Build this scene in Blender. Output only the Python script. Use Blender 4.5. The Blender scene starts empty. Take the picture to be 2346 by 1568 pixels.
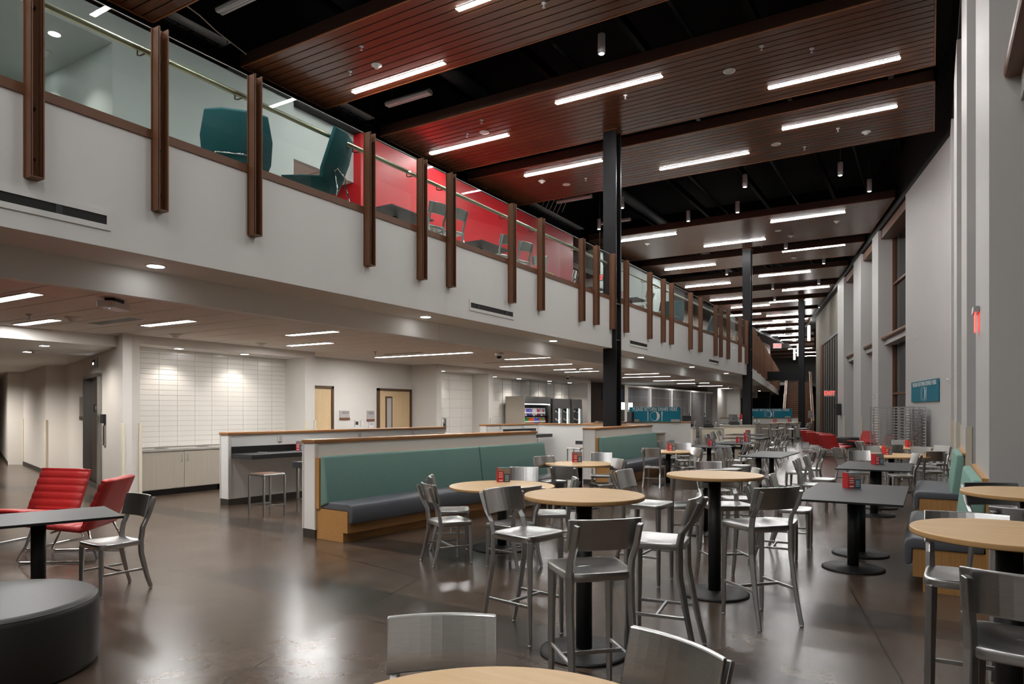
import bpy, bmesh, math, random
from mathutils import Vector, Matrix
random.seed(7)
SC = bpy.context.scene
COL = SC.collection
# ------------------------------------------------------------------ camera
F_PX, CX_PX, HOR_PX, EYE, YAW = 1580.0, 1173.0, 944.0, 1.63, math.radians(31.26)
SN, CS = math.sin(YAW), math.cos(YAW)
cam_d = bpy.data.cameras.new('camera')
cam = bpy.data.objects.new('camera', cam_d)
COL.objects.link(cam)
cam.location = (0, 0, EYE)
cam.rotation_euler = (math.pi / 2, 0, YAW)
cam_d.sensor_width = 36.0
cam_d.lens = F_PX / 2346.0 * 36.0
cam_d.shift_y = (HOR_PX - 784.0) / 2346.0
cam_d.clip_start = 0.05
cam_d.clip_end = 400
SC.camera = cam
# ------------------------------------------------------------------ world: a night outside, the hall is lit by its own lamps
world = bpy.data.worlds.new('night')
SC.world = world
world.use_nodes = True
world.node_tree.nodes['Background'].inputs[0].default_value = (0.012, 0.014, 0.018, 1)
world.node_tree.nodes['Background'].inputs[1].default_value = 1.0
vs = SC.view_settings
vs.view_transform = 'Standard'
vs.look = 'None'
vs.gamma = 1.0
vs.use_curve_mapping = False
vs.exposure = 1.0
SC.cycles.use_denoising = True
SC.cycles.max_bounces = 7
SC.cycles.diffuse_bounces = 4
SC.cycles.glossy_bounces = 3
SC.cycles.transparent_max_bounces = 16
SC.cycles.sample_clamp_indirect = 4.0
SC.cycles.caustics_reflective = False
SC.cycles.caustics_refractive = False
HALL_E, LOW_E, DOWN_E = 58.0, 48.0, 10.0     # lamp strengths: hall strips, low ceiling strips, small round lamps
# ------------------------------------------------------------------ helpers
def P(px, py, z=0.0):
    """a point of the photograph at a known height above the floor -> world x, y"""
    u = (px - CX_PX) / F_PX
    t = (z - EYE) / ((HOR_PX - py) / F_PX)
    return (t * (-SN + u * CS), t * (CS + u * SN))
def RD(r, d):
    """right of / ahead of the eye -> world x, y"""
    return (r * CS - d * SN, r * SN + d * CS)
def S(r, g, b):
    def l(c):
        c /= 255.0
        return c / 12.92 if c <= 0.04045 else ((c + 0.055) / 1.055) ** 2.4
    return (l(r), l(g), l(b), 1)
class MB:
    def __init__(s):
        s.v, s.f, s.sm = [], [], []
    def add(s, vs_, fs, smooth=False):
        o = len(s.v)
        s.v += [tuple(p) for p in vs_]
        s.f += [tuple(i + o for i in f) for f in fs]
        s.sm += [smooth] * len(fs)
        return s
    def hexa(s, p):
        return s.add(p, [(0, 3, 2, 1), (4, 5, 6, 7), (0, 1, 5, 4), (1, 2, 6, 5), (2, 3, 7, 6), (3, 0, 4, 7)])
    def box(s, x0, x1, y0, y1, z0, z1):
        return s.hexa([(x0, y0, z0), (x1, y0, z0), (x1, y1, z0), (x0, y1, z0), (x0, y0, z1), (x1, y0, z1), (x1, y1, z1), (x0, y1, z1)])
    def seg(s, a, b, t, z0, z1, side=0.0):
        """wall piece standing on the line a-b, t thick; side -1/1: all thickness to the left/right of the line, 0: centred"""
        dx, dy = b[0] - a[0], b[1] - a[1]
        L = math.hypot(dx, dy) or 1
        nx, ny = dy / L, -dx / L          # right-hand normal
        lo, hi = (-t / 2, t / 2) if side == 0 else ((0, t) if side > 0 else (-t, 0))
        q = [(a[0] + nx * lo, a[1] + ny * lo), (a[0] + nx * hi, a[1] + ny * hi), (b[0] + nx * hi, b[1] + ny * hi), (b[0] + nx * lo, b[1] + ny * lo)]
        return s.prism(q, z0, z1)
    def prism(s, poly, z0, z1):
        ar = sum(poly[i][0] * poly[(i + 1) % len(poly)][1] - poly[(i + 1) % len(poly)][0] * poly[i][1] for i in range(len(poly)))
        if ar < 0:
            poly = poly[::-1]
        n = len(poly)
        return s.add([(x, y, z0) for x, y in poly] + [(x, y, z1) for x, y in poly],
                     [tuple(range(n - 1, -1, -1)), tuple(range(n, 2 * n))] + [(i, (i + 1) % n, n + (i + 1) % n, n + i) for i in range(n)])
    def prof_x(s, poly, x0, x1):
        """profile in (y, z) pushed along x"""
        ar = sum(poly[i][0] * poly[(i + 1) % len(poly)][1] - poly[(i + 1) % len(poly)][0] * poly[i][1] for i in range(len(poly)))
        if ar < 0:
            poly = poly[::-1]
        n = len(poly)
        return s.add([(x0, y, z) for y, z in poly] + [(x1, y, z) for y, z in poly],
                     [tuple(range(n - 1, -1, -1)), tuple(range(n, 2 * n))] + [(i, (i + 1) % n, n + (i + 1) % n, n + i) for i in range(n)])
    def prof_y(s, poly, y0, y1):
        """profile in (x, z) pushed along y"""
        ar = sum(poly[i][0] * poly[(i + 1) % len(poly)][1] - poly[(i + 1) % len(poly)][0] * poly[i][1] for i in range(len(poly)))
        if ar > 0:
            poly = poly[::-1]
        n = len(poly)
        return s.add([(x, y0, z) for x, z in poly] + [(x, y1, z) for x, z in poly],
                     [tuple(range(n - 1, -1, -1)), tuple(range(n, 2 * n))] + [(i, (i + 1) % n, n + (i + 1) % n, n + i) for i in range(n)])
    def lathe(s, prof, n=24, cx=0, cy=0, a0=0.0):
        """profile of (r, z) from bottom to top, closed with caps"""
        vs_, fs = [], []
        for r, z in prof:
            for k in range(n):
                a = a0 + 2 * math.pi * k / n
                vs_.append((cx + r * math.cos(a), cy + r * math.sin(a), z))
        for j in range(len(prof) - 1):
            for k in range(n):
                fs.append((j * n + k, j * n + (k + 1) % n, (j + 1) * n + (k + 1) % n, (j + 1) * n + k))
        s.add(vs_, fs, True)
        o = len(s.v) - len(vs_)
        s.f += [tuple(o + k for k in range(n - 1, -1, -1)), tuple(o + (len(prof) - 1) * n + k for k in range(n))]
        s.sm += [False, False]
        return s
    def cyl(s, cx, cy, z0, z1, r, n=16, r2=None):
        return s.lathe([(r, z0), (r if r2 is None else r2, z1)], n, cx, cy)
    def tube(s, path, r, n=8):
        path = [Vector(p) for p in path]
        vs_, fs = [], []
        up = None
        for i, p in enumerate(path):
            d = (path[min(i + 1, len(path) - 1)] - path[max(i - 1, 0)]).normalized()
            if up is None:
                up = d.orthogonal().normalized()
            up = (up - d * up.dot(d))
            up = up.normalized() if up.length > 1e-6 else d.orthogonal().normalized()
            w = d.cross(up)
            for k in range(n):
                a = 2 * math.pi * k / n
                vs_.append(p + r * (math.cos(a) * up + math.sin(a) * w))
        m = len(path)
        for j in range(m - 1):
            for k in range(n):
                fs.append((j * n + k, j * n + (k + 1) % n, (j + 1) * n + (k + 1) % n, (j + 1) * n + k))
        s.add(vs_, fs, True)
        o = len(s.v) - len(vs_)
        s.f += [tuple(o + k for k in range(n - 1, -1, -1)), tuple(o + (m - 1) * n + k for k in range(n))]
        s.sm += [False, False]
        return s
    def sweep(s, path, w, d):
        """rectangular bar along a path; w = size across the level, d = size in the path's upright plane; w, d may be lists"""
        path = [Vector(p) for p in path]
        n = len(path)
        ws = w if isinstance(w, (list, tuple)) else [w] * n
        ds = d if isinstance(d, (list, tuple)) else [d] * n
        tot = path[-1] - path[0]
        side = None
        vs_ = []
        for i, p in enumerate(path):
            t = (path[min(i + 1, n - 1)] - path[max(i - 1, 0)]).normalized()
            if side is None:
                h = Vector((tot.x, tot.y, 0))
                mid = path[n // 2]
                side = Vector((0, 0, 1)).cross(h).normalized() if h.length > 1e-4 else Vector((1, 0, 0))
            nn = side.cross(t).normalized()
            a, b = side * ws[i] / 2, nn * ds[i] / 2
            vs_ += [p - a - b, p + a - b, p + a + b, p - a + b]
        fs = []
        for j in range(n - 1):
            for k in range(4):
                fs.append((j * 4 + k, j * 4 + (k + 1) % 4, (j + 1) * 4 + (k + 1) % 4, (j + 1) * 4 + k))
        fs += [(3, 2, 1, 0), tuple((n - 1) * 4 + k for k in range(4))]
        return s.add(vs_, fs)
    def mesh(s, name, mat, bevel=0.0, seg=2, smooth=False):
        me = bpy.data.meshes.new(name)
        me.from_pydata(s.v, [], s.f)
        if any(s.sm):
            me.polygons.foreach_set('use_smooth', s.sm)
        if bevel or smooth == 'fix':
            bm = bmesh.new()
            bm.from_mesh(me)
            bmesh.ops.recalc_face_normals(bm, faces=bm.faces)
            if bevel:
                es = [e for e in bm.edges if len(e.link_faces) == 2 and e.calc_face_angle(0) > 0.6]
                bmesh.ops.bevel(bm, geom=es, offset=bevel, segments=seg, affect='EDGES', profile=0.5, clamp_overlap=True)
            bm.to_mesh(me)
            bm.free()
        if smooth is True:
            me.polygons.foreach_set('use_smooth', [True] * len(me.polygons))
        if mat is not None:
            me.materials.append(mat)
        me.update()
        return me
    def build(s, name, mat, parent=None, bevel=0.0, seg=2, smooth=False):
        return obj(name, s.mesh(name, mat, bevel, seg, smooth), parent)
def obj(name, me, parent=None, loc=None, rotz=0.0):
    o = bpy.data.objects.new(name, me)
    COL.objects.link(o)
    if parent is not None:
        o.parent = parent
    if loc is not None:
        o.location = loc
    if rotz:
        o.rotation_euler = (0, 0, rotz)
    return o
def T(name, label, cat, loc=(0, 0, 0), rotz=0.0, group=None):
    o = bpy.data.objects.new(name, None)
    COL.objects.link(o)
    o.empty_display_size = 0.1
    o.location = loc
    o.rotation_euler = (0, 0, rotz)
    return tag(o, label, cat, group)
def tag(o, label, cat, group=None):
    o['label'] = label
    o['category'] = cat
    if group:
        o['group'] = group
    return o
def struct(o, label=None):
    o['kind'] = 'structure'
    if label:
        o['label'] = label
    return o
def dup(root, loc, rotz=0.0, label=None, group=None):
    r = root.copy()
    COL.objects.link(r)
    r.location = loc
    r.rotation_euler = (0, 0, rotz)
    if label:
        r['label'] = label
    if group:
        r['group'] = group
    for ch in root.children:
        k = ch.copy()
        COL.objects.link(k)
        k.parent = r
        for g in ch.children:
            m = g.copy()
            COL.objects.link(m)
            m.parent = k
    return r
def text_mesh(txt, size, mat, depth=0.004, bold=0.0, spacing=1.0):
    """flat lettering in the x-z plane, centred, facing -y"""
    cu = bpy.data.curves.new('lettering', 'FONT')
    cu.body = txt
    cu.size = size
    cu.extrude = depth / 2
    cu.offset = bold
    cu.space_character = spacing
    cu.align_x = 'CENTER'
    cu.align_y = 'CENTER'
    cu.resolution_u = 3
    to = bpy.data.objects.new('lettering', cu)
    COL.objects.link(to)
    dg = bpy.context.evaluated_depsgraph_get()
    me = bpy.data.meshes.new_from_object(to.evaluated_get(dg))
    bpy.data.objects.remove(to)
    me.transform(Matrix.Rotation(math.pi / 2, 4, 'X'))
    me.materials.clear()
    me.materials.append(mat)
    return me
# ------------------------------------------------------------------ materials
def nm(name):
    m = bpy.data.materials.new(name)
    m.use_nodes = True
    nt = m.node_tree
    b = nt.nodes['Principled BSDF']
    return m, nt, b
def N(nt, typ, **k):
    n = nt.nodes.new(typ)
    for a, v in k.items():
        setattr(n, a, v)
    return n
def plain(name, col, rough=0.6, metal=0.0, var=0.06, scale=6.0, bump=0.0, stretch=None, spec=0.5):
    """one colour with a little mottling, bump and roughness change"""
    m, nt, b = nm(name)
    tc = N(nt, 'ShaderNodeTexCoord')
    mp = N(nt, 'ShaderNodeMapping')
    nt.links.new(tc.outputs['Object'], mp.inputs[0])
    if stretch:
        mp.inputs['Scale'].default_value = stretch
    no = N(nt, 'ShaderNodeTexNoise')
    no.inputs['Scale'].default_value = scale
    no.inputs['Detail'].default_value = 3
    nt.links.new(mp.outputs[0], no.inputs['Vector'])
    ra = N(nt, 'ShaderNodeMapRange')
    ra.inputs[3].default_value = 1 - var
    ra.inputs[4].default_value = 1 + var
    nt.links.new(no.outputs['Fac'], ra.inputs[0])
    mu = N(nt, 'ShaderNodeVectorMath', operation='SCALE')
    mu.inputs[0].default_value = col[:3]
    nt.links.new(ra.outputs[0], mu.inputs['Scale'])
    nt.links.new(mu.outputs[0], b.inputs['Base Color'])
    b.inputs['Roughness'].default_value = rough
    b.inputs['Metallic'].default_value = metal
    b.inputs['Specular IOR Level'].default_value = spec
    if bump:
        bu = N(nt, 'ShaderNodeBump')
        bu.inputs['Strength'].default_value = bump
        bu.inputs['Distance'].default_value = 0.01
        nt.links.new(no.outputs['Fac'], bu.inputs['Height'])
        nt.links.new(bu.outputs[0], b.inputs['Normal'])
    return m
def wood(name, c1, c2, rough=0.4, axis=0, scale=3.0, fine=14.0, rnd=0.0, spec=0.5):
    """grain that runs along one axis"""
    m, nt, b = nm(name)
    tc = N(nt, 'ShaderNodeTexCoord')
    mp = N(nt, 'ShaderNodeMapping')
    sc = [fine, fine, fine]
    sc[axis] = 0.6
    mp.inputs['Scale'].default_value = sc
    nt.links.new(tc.outputs['Object'], mp.inputs[0])
    no = N(nt, 'ShaderNodeTexNoise')
    no.inputs['Scale'].default_value = scale
    no.inputs['Detail'].default_value = 5
    no.inputs['Distortion'].default_value = 0.6
    nt.links.new(mp.outputs[0], no.inputs['Vector'])
    cr = N(nt, 'ShaderNodeValToRGB')
    cr.color_ramp.elements[0].color = c1
    cr.color_ramp.elements[1].color = c2
    cr.color_ramp.elements[0].position = 0.3
    cr.color_ramp.elements[1].position = 0.7
    nt.links.new(no.outputs['Fac'], cr.inputs[0])
    out = cr.outputs[0]
    if rnd:
        oi = N(nt, 'ShaderNodeObjectInfo')
        ra = N(nt, 'ShaderNodeMapRange')
        ra.inputs[3].default_value = 1 - rnd
        ra.inputs[4].default_value = 1 + rnd
        nt.links.new(oi.outputs['Random'], ra.inputs[0])
        mu = N(nt, 'ShaderNodeVectorMath', operation='SCALE')
        nt.links.new(out, mu.inputs[0])
        nt.links.new(ra.outputs[0], mu.inputs['Scale'])
        out = mu.outputs[0]
    nt.links.new(out, b.inputs['Base Color'])
    b.inputs['Roughness'].default_value = rough
    b.inputs['Specular IOR Level'].default_value = spec
    return m
def lamp(name, strength, col=(1.0, 0.985, 0.965, 1)):
    m, nt, b = nm(name)
    b.inputs['Base Color'].default_value = (0.8, 0.8, 0.8, 1)
    b.inputs['Emission Color'].default_value = col
    b.inputs['Emission Strength'].default_value = strength
    return m
def glassy(name, tint=(0.93, 0.97, 0.96, 1), rough=0.0, ior=1.45):
    m = bpy.data.materials.new(name)
    m.use_nodes = True
    nt = m.node_tree
    nt.nodes.clear()
    o = N(nt, 'ShaderNodeOutputMaterial')
    mx = N(nt, 'ShaderNodeMixShader')
    tr = N(nt, 'ShaderNodeBsdfTransparent')
    tr.inputs[0].default_value = tint
    gl = N(nt, 'ShaderNodeBsdfGlossy')
    gl.inputs['Roughness'].default_value = rough
    fr = N(nt, 'ShaderNodeFresnel')
    fr.inputs[0].default_value = ior
    ge = N(nt, 'ShaderNodeNewGeometry')
    iv = N(nt, 'ShaderNodeMath', operation='SUBTRACT')
    iv.inputs[0].default_value = 1.0
    nt.links.new(ge.outputs['Backfacing'], iv.inputs[1])
    ml = N(nt, 'ShaderNodeMath', operation='MULTIPLY')     # the far face of a pane adds nothing
    nt.links.new(fr.outputs[0], ml.inputs[0])
    nt.links.new(iv.outputs[0], ml.inputs[1])
    nt.links.new(ml.outputs[0], mx.inputs[0])
    nt.links.new(tr.outputs[0], mx.inputs[1])
    nt.links.new(gl.outputs[0], mx.inputs[2])
    nt.links.new(mx.outputs[0], o.inputs[0])
    return m
def striped(name, base_m_cols, pitch, gap, rough=0.4, axis='Y', dark=(0.01, 0.006, 0.004, 1)):
    """wood boards too far away to part: dark joints every pitch metres"""
    m = wood(name, base_m_cols[0], base_m_cols[1], rough, 0)
    nt = m.node_tree
    b = nt.nodes['Principled BSDF']
    src = b.inputs['Base Color'].links[0].from_socket
    tc = N(nt, 'ShaderNodeTexCoord')
    sp = N(nt, 'ShaderNodeSeparateXYZ')
    nt.links.new(tc.outputs['Object'], sp.inputs[0])
    d = N(nt, 'ShaderNodeMath', operation='DIVIDE')
    nt.links.new(sp.outputs[axis], d.inputs[0])
    d.inputs[1].default_value = pitch
    fr = N(nt, 'ShaderNodeMath', operation='FRACT')
    nt.links.new(d.outputs[0], fr.inputs[0])
    lt = N(nt, 'ShaderNodeMath', operation='LESS_THAN')
    nt.links.new(fr.outputs[0], lt.inputs[0])
    lt.inputs[1].default_value = gap / pitch
    mx = N(nt, 'ShaderNodeMix', data_type='RGBA')
    nt.links.new(lt.outputs[0], mx.inputs[0])
    nt.links.new(src, mx.inputs[6])
    mx.inputs[7].default_value = dark
    nt.links.new(mx.outputs[2], b.inputs['Base Color'])
    return m
def floor_mat():
    m, nt, b = nm('stained_concrete')
    tc = N(nt, 'ShaderNodeTexCoord')
    n1 = N(nt, 'ShaderNodeTexNoise'); n1.inputs['Scale'].default_value = 0.55; n1.inputs['Detail'].default_value = 9; n1.inputs['Roughness'].default_value = 0.62
    n2 = N(nt, 'ShaderNodeTexNoise'); n2.inputs['Scale'].default_value = 2.2; n2.inputs['Detail'].default_value = 12; n2.inputs['Roughness'].default_value = 0.75; n2.inputs['Distortion'].default_value = 0.3
    n3 = N(nt, 'ShaderNodeTexNoise'); n3.inputs['Scale'].default_value = 28; n3.inputs['Detail'].default_value = 6
    for n in (n1, n2, n3):
        nt.links.new(tc.outputs['Object'], n.inputs['Vector'])
    cr = N(nt, 'ShaderNodeValToRGB')
    e = cr.color_ramp.elements
    e[0].position, e[0].color = 0.25, S(70, 57, 48)
    e[1].position, e[1].color = 0.78, S(104, 90, 79)
    el = e.new(0.5); el.color = S(87, 73, 62)
    nt.links.new(n2.outputs['Fac'], cr.inputs[0])
    cr2 = N(nt, 'ShaderNodeValToRGB')
    cr2.color_ramp.elements[0].position, cr2.color_ramp.elements[0].color = 0.35, (0.80, 0.77, 0.75, 1)
    cr2.color_ramp.elements[1].position, cr2.color_ramp.elements[1].color = 0.68, (1.10, 1.10, 1.09, 1)
    nt.links.new(n1.outputs['Fac'], cr2.inputs[0])
    mul = N(nt, 'ShaderNodeMix', data_type='RGBA', blend_type='MULTIPLY')
    mul.inputs[0].default_value = 1.0
    nt.links.new(cr.outputs[0], mul.inputs[6])
    nt.links.new(cr2.outputs[0], mul.inputs[7])
    sp = N(nt, 'ShaderNodeSeparateXYZ')
    nt.links.new(tc.outputs['Object'], sp.inputs[0])
    def mth(op, a, bb=None):
        q = N(nt, 'ShaderNodeMath', operation=op)
        for i, v in enumerate((a, bb)):
            if v is None:
                continue
            if isinstance(v, (int, float)):
                q.inputs[i].default_value = v
            else:
                nt.links.new(v, q.inputs[i])
        return q.outputs[0]
    X, Y = sp.outputs['X'], sp.outputs['Y']
    def line(ax, ay, bx, by):
        """signed distance from the line through two floor points"""
        L = math.hypot(bx - ax, by - ay)
        nx, ny = -(by - ay) / L, (bx - ax) / L
        return mth('ADD', mth('ADD', mth('MULTIPLY', X, nx), mth('MULTIPLY', Y, ny)), -(nx * ax + ny * ay))
    out = mul.outputs[2]
    def over(mask, col, fac=1.0):
        nonlocal out
        mx = N(nt, 'ShaderNodeMix', data_type='RGBA', blend_type='MULTIPLY')
        nt.links.new(mth('MULTIPLY', mask, fac), mx.inputs[0])
        nt.links.new(out, mx.inputs[6])
        mx.inputs[7].default_value = col
        out = mx.outputs[2]
    for (a, bq, wid, ts) in FLOOR_BANDS:
        d = line(*a, *bq)
        msk = mth('LESS_THAN', mth('ABSOLUTE', d), wid / 2)
        if ts:
            d2 = line(*ts[0], *ts[1])
            msk = mth('MULTIPLY', msk, mth('GREATER_THAN', d2, 0.0))
        over(msk, (0.50, 0.56, 0.62, 1))
    for (a, bq) in FLOOR_JOINTS:
        over(mth('LESS_THAN', mth('ABSOLUTE', line(*a, *bq)), 0.006), (0.16, 0.15, 0.15, 1))
    nt.links.new(out, b.inputs['Base Color'])
    ra = N(nt, 'ShaderNodeMapRange')
    ra.inputs[3].default_value = 0.17
    ra.inputs[4].default_value = 0.31
    nt.links.new(n2.outputs['Fac'], ra.inputs[0])
    nt.links.new(ra.outputs[0], b.inputs['Roughness'])
    b.inputs['Specular IOR Level'].default_value = 0.55
    bu = N(nt, 'ShaderNodeBump')
    bu.inputs['Strength'].default_value = 0.05
    bu.inputs['Distance'].default_value = 0.004
    nt.links.new(n3.outputs['Fac'], bu.inputs['Height'])
    nt.links.new(bu.outputs[0], b.inputs['Normal'])
    return m
# dark stained bands and saw cuts of the floor (floor points)
FLOOR_BANDS = [((P(700, 1345)), (P(1180, 1452)), 0.62, (P(560, 1302), P(480, 1320))),
               ((P(330, 1163)), (P(520, 1192)), 0.55, None)]
FLOOR_JOINTS = [(P(335, 1293), P(700, 1384)), (P(458, 1322), P(620, 1272)), (P(700, 1466), P(1050, 1280)), (P(1955, 1362), P(2070, 1568)), (P(1650, 1507), P(1850, 1560)), (P(1160, 1478), P(1230, 1490))]
M = {}
M['floor'] = floor_mat()
M['white'] = plain('white_paint', S(228, 228, 225), 0.55, var=0.015, scale=2)
M['pier'] = plain('white_wall_paint', S(202, 201, 199), 0.55, var=0.015, scale=2)
M['upper'] = plain('upper_wall_paint', S(184, 189, 188), 0.55, var=0.015, scale=2)
M['white2'] = plain('warm_white_paint', S(216, 212, 206), 0.6, var=0.015, scale=2)
M['gray_paint'] = plain('grey_paint', S(170, 168, 162), 0.6, var=0.02, scale=2)
M['red_paint'] = plain('red_paint', S(196, 22, 34), 0.45, var=0.03, scale=2)
M['black_paint'] = plain('black_paint', S(22, 22, 24), 0.7, var=0.2, scale=1.5)
M['black_steel'] = plain('blackened_steel', S(34, 34, 36), 0.38, metal=0.6, var=0.25, scale=3)
M['bronze'] = wood('bronze_powder_coat', S(108, 70, 46), S(112, 74, 50), 0.45, 2)
M['bronze_dark'] = plain('dark_bronze', S(74, 48, 32), 0.45, var=0.05)
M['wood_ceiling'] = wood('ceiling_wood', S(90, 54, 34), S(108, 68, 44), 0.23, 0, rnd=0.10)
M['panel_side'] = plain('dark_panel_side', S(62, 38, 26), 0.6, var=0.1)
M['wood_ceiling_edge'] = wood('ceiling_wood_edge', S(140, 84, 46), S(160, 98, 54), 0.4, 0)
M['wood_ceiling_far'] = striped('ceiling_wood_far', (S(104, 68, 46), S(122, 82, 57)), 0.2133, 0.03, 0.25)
M['maple'] = wood('pale_wood_top', S(221, 183, 132), S(232, 196, 147), 0.38, 0, 2.0, 9.0)
M['maple_edge'] = plain('pale_wood_edge', S(200, 158, 106), 0.45, var=0.06, scale=20)
M['oak'] = wood('oak_veneer', S(176, 128, 74), S(196, 148, 92), 0.42, 1, 3.0, 16.0)
M['oak_x'] = wood('oak_veneer_cross', S(176, 128, 74), S(196, 148, 92), 0.42, 2, 3.0, 16.0)
M['cap'] = wood('partition_cap_wood', S(150, 104, 62), S(172, 122, 74), 0.4, 1, 3.0, 14.0)
M['stair_wood'] = wood('stair_wood', S(104, 66, 36), S(126, 82, 46), 0.5, 0)
M['alu'] = plain('brushed_aluminium', S(208, 209, 208), 0.30, metal=1.0, var=0.12, scale=9, stretch=(1, 8, 18))
M['alu_b'] = plain('brushed_aluminium_rails', S(196, 197, 197), 0.34, metal=1.0, var=0.08, scale=12)
M['steel'] = plain('stainless_steel', S(168, 168, 165), 0.3, metal=1.0, var=0.06, scale=5, stretch=(1, 1, 12))
M['chrome'] = plain('chrome', S(205, 205, 205), 0.08, metal=1.0, var=0.02)
M['rail_metal'] = plain('champagne_metal', S(196, 190, 166), 0.3, metal=0.85, var=0.03)
M['teal'] = plain('teal_fabric', S(112, 146, 138), 0.95, var=0.35, scale=150, bump=0.3)
M['teal_lt'] = plain('teal_fabric_seat_back', S(132, 170, 158), 0.95, var=0.2, scale=180, bump=0.3)
M['gray_vinyl'] = plain('grey_vinyl', S(92, 95, 101), 0.45, var=0.06, scale=5, bump=0.1)
M['dark_vinyl'] = plain('charcoal_vinyl', S(46, 46, 43), 0.42, var=0.05, scale=4, bump=0.05)
M['red_vinyl'] = plain('red_vinyl', S(172, 42, 42), 0.4, var=0.05, scale=5)
M['teal_dark'] = plain('dark_teal_fabric', S(14, 82, 88), 0.8, var=0.1, scale=60)
M['gray_blue'] = plain('blue_grey_shell', S(130, 150, 162), 0.5)
M['black_lam'] = plain('charcoal_laminate', S(54, 55, 57), 0.5, var=0.03, scale=40)
M['black_edge'] = plain('black_edge', S(18, 18, 19), 0.5)
M['black_metal'] = plain('black_powder_coat', S(30, 30, 31), 0.5, var=0.1, scale=30, bump=0.05)
M['base_dark'] = plain('dark_rubber_base', S(60, 54, 49), 0.6, var=0.05)
M['tile'] = plain('white_glazed_tile', S(226, 223, 217), 0.12, var=0.02, scale=1.5)
M['grout'] = plain('pale_grout', S(176, 172, 166), 0.9)
M['ceil_tile'] = plain('acoustic_tile', S(224, 217, 211), 0.9, var=0.05, scale=60, bump=0.1)
M['ceil_gap'] = plain('ceiling_joint', S(70, 60, 54), 0.9)
M['cabinet'] = wood('pale_grey_laminate', S(168, 160, 147), S(176, 169, 156), 0.5, 2, 4, 20)
M['counter'] = plain('grey_worktop', S(158, 156, 150), 0.3, var=0.04, scale=50)
M['cream'] = plain('cream_guard', S(222, 214, 194), 0.5, var=0.01)
M['plastic'] = plain('white_plastic', S(212, 210, 205), 0.4, var=0.01)
M['gray_plastic'] = plain('grey_housing', S(176, 172, 172), 0.45, var=0.02)
M['bronze_glass'] = plain('dark_panel', S(12, 12, 13), 0.2, var=0.02)
M['door_maple'] = wood('maple_door', S(206, 178, 136), S(218, 190, 150), 0.45, 2, 2.5, 10)
M['door_frame'] = plain('brown_door_frame', S(82, 58, 38), 0.5, var=0.04)
M['elevator'] = plain('brown_elevator_door', S(74, 64, 56), 0.35, metal=0.3, var=0.04)
M['brick'] = plain('grey_split_brick', S(98, 92, 84), 0.9, var=0.25, scale=30, bump=0.6, stretch=(1, 1, 4))
M['brick_lt'] = plain('grey_brick', S(120, 114, 104), 0.9, var=0.18, scale=24, bump=0.5, stretch=(1, 1, 4))
M['sign_teal'] = plain('teal_sign', S(0, 118, 142), 0.45, var=0.01)
M['sign_white'] = plain('white_print', S(232, 232, 230), 0.5, var=0.0)
M['card_red'] = plain('red_card', S(204, 40, 46), 0.4, var=0.02)
M['card_teal'] = plain('teal_card', S(24, 96, 118), 0.4, var=0.02)
M['card_pic'] = plain('photo_print', S(140, 132, 124), 0.4, var=0.5, scale=70)
M['glass'] = glassy('railing_glass', (0.90, 0.95, 0.93, 1))
M['pane'] = glassy('window_glass', (0.75, 0.8, 0.8, 1))
M['clear'] = glassy('cooler_glass', (0.95, 0.97, 0.97, 1))
M['lamp_hall'] = lamp('hall_strip_diffuser', HALL_E)
M['lamp_low'] = lamp('low_strip_diffuser', LOW_E)
M['lamp_down'] = lamp('downlight_lens', DOWN_E)
M['lamp_pend'] = lamp('pendant_lens', 12.0, (0.9, 0.93, 1, 1))
M['lamp_tube'] = lamp('glass_tube_lamp', 14.0)
M['lamp_cool'] = lamp('cooler_strip', 4.0, (0.95, 1, 0.95, 1))
M['exit_red'] = lamp('exit_red', 1.0, (1, 0.08, 0.06, 1))
M['exit_red'].node_tree.nodes['Principled BSDF'].inputs['Base Color'].default_value = S(230, 30, 30)
M['acrylic'] = plain('red_acrylic', S(240, 60, 70), 0.2, var=0.0)
M['screen_blue'] = lamp('blue_screen', 0.6, (0.2, 0.5, 1, 1))
M['cable'] = plain('pale_cable', S(190, 176, 160), 0.6)
Y0 = -18.0
# ================================================================== the setting
ZP, ZROOF = 9.0, 11.2          # underside of the wood panels, underside of the black roof
XF, XB = -7.1, -7.88           # balcony front, beam behind its soffit
ZF, ZU, ZL = 3.29, 4.55, 3.06  # balcony underside, upper floor, low ceiling
struct(MB().box(-36, 6, Y0, 125, -0.2, 0).build('floor', M['floor']))
# black roof with steel beams
roof = struct(MB().box(-36, 6, Y0, 125, ZROOF, ZROOF + 0.2).build('ceiling', M['black_paint']))
for i, y in enumerate((4.0, 8.6, 13.0, 17.6, 22.6, 25.6, 32.6, 37.3, 42.5)):
    MB().box(-13.2, 1.0, y - 0.12, y + 0.12, ZROOF - 0.5, ZROOF).build('roof_beam', M['black_steel'], roof)
for x in (-11.2, -8.6, -6.0, -3.4, -0.9):
    MB().box(x - 0.06, x + 0.06, 0, 46, ZROOF - 0.75, ZROOF - 0.5).build('roof_joist', M['black_steel'], roof)
for x, y0, y1, r in ((-10.2, 2, 45, 0.22), (-4.6, 12, 45, 0.05), (-2.1, 12, 44, 0.04), (-7.4, 14, 45, 0.05)):
    MB().tube([(x, y0, ZROOF - 1.1), (x, y1, ZROOF - 1.1)], r, 12).build('roof_duct', M['black_paint'], roof)
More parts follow.
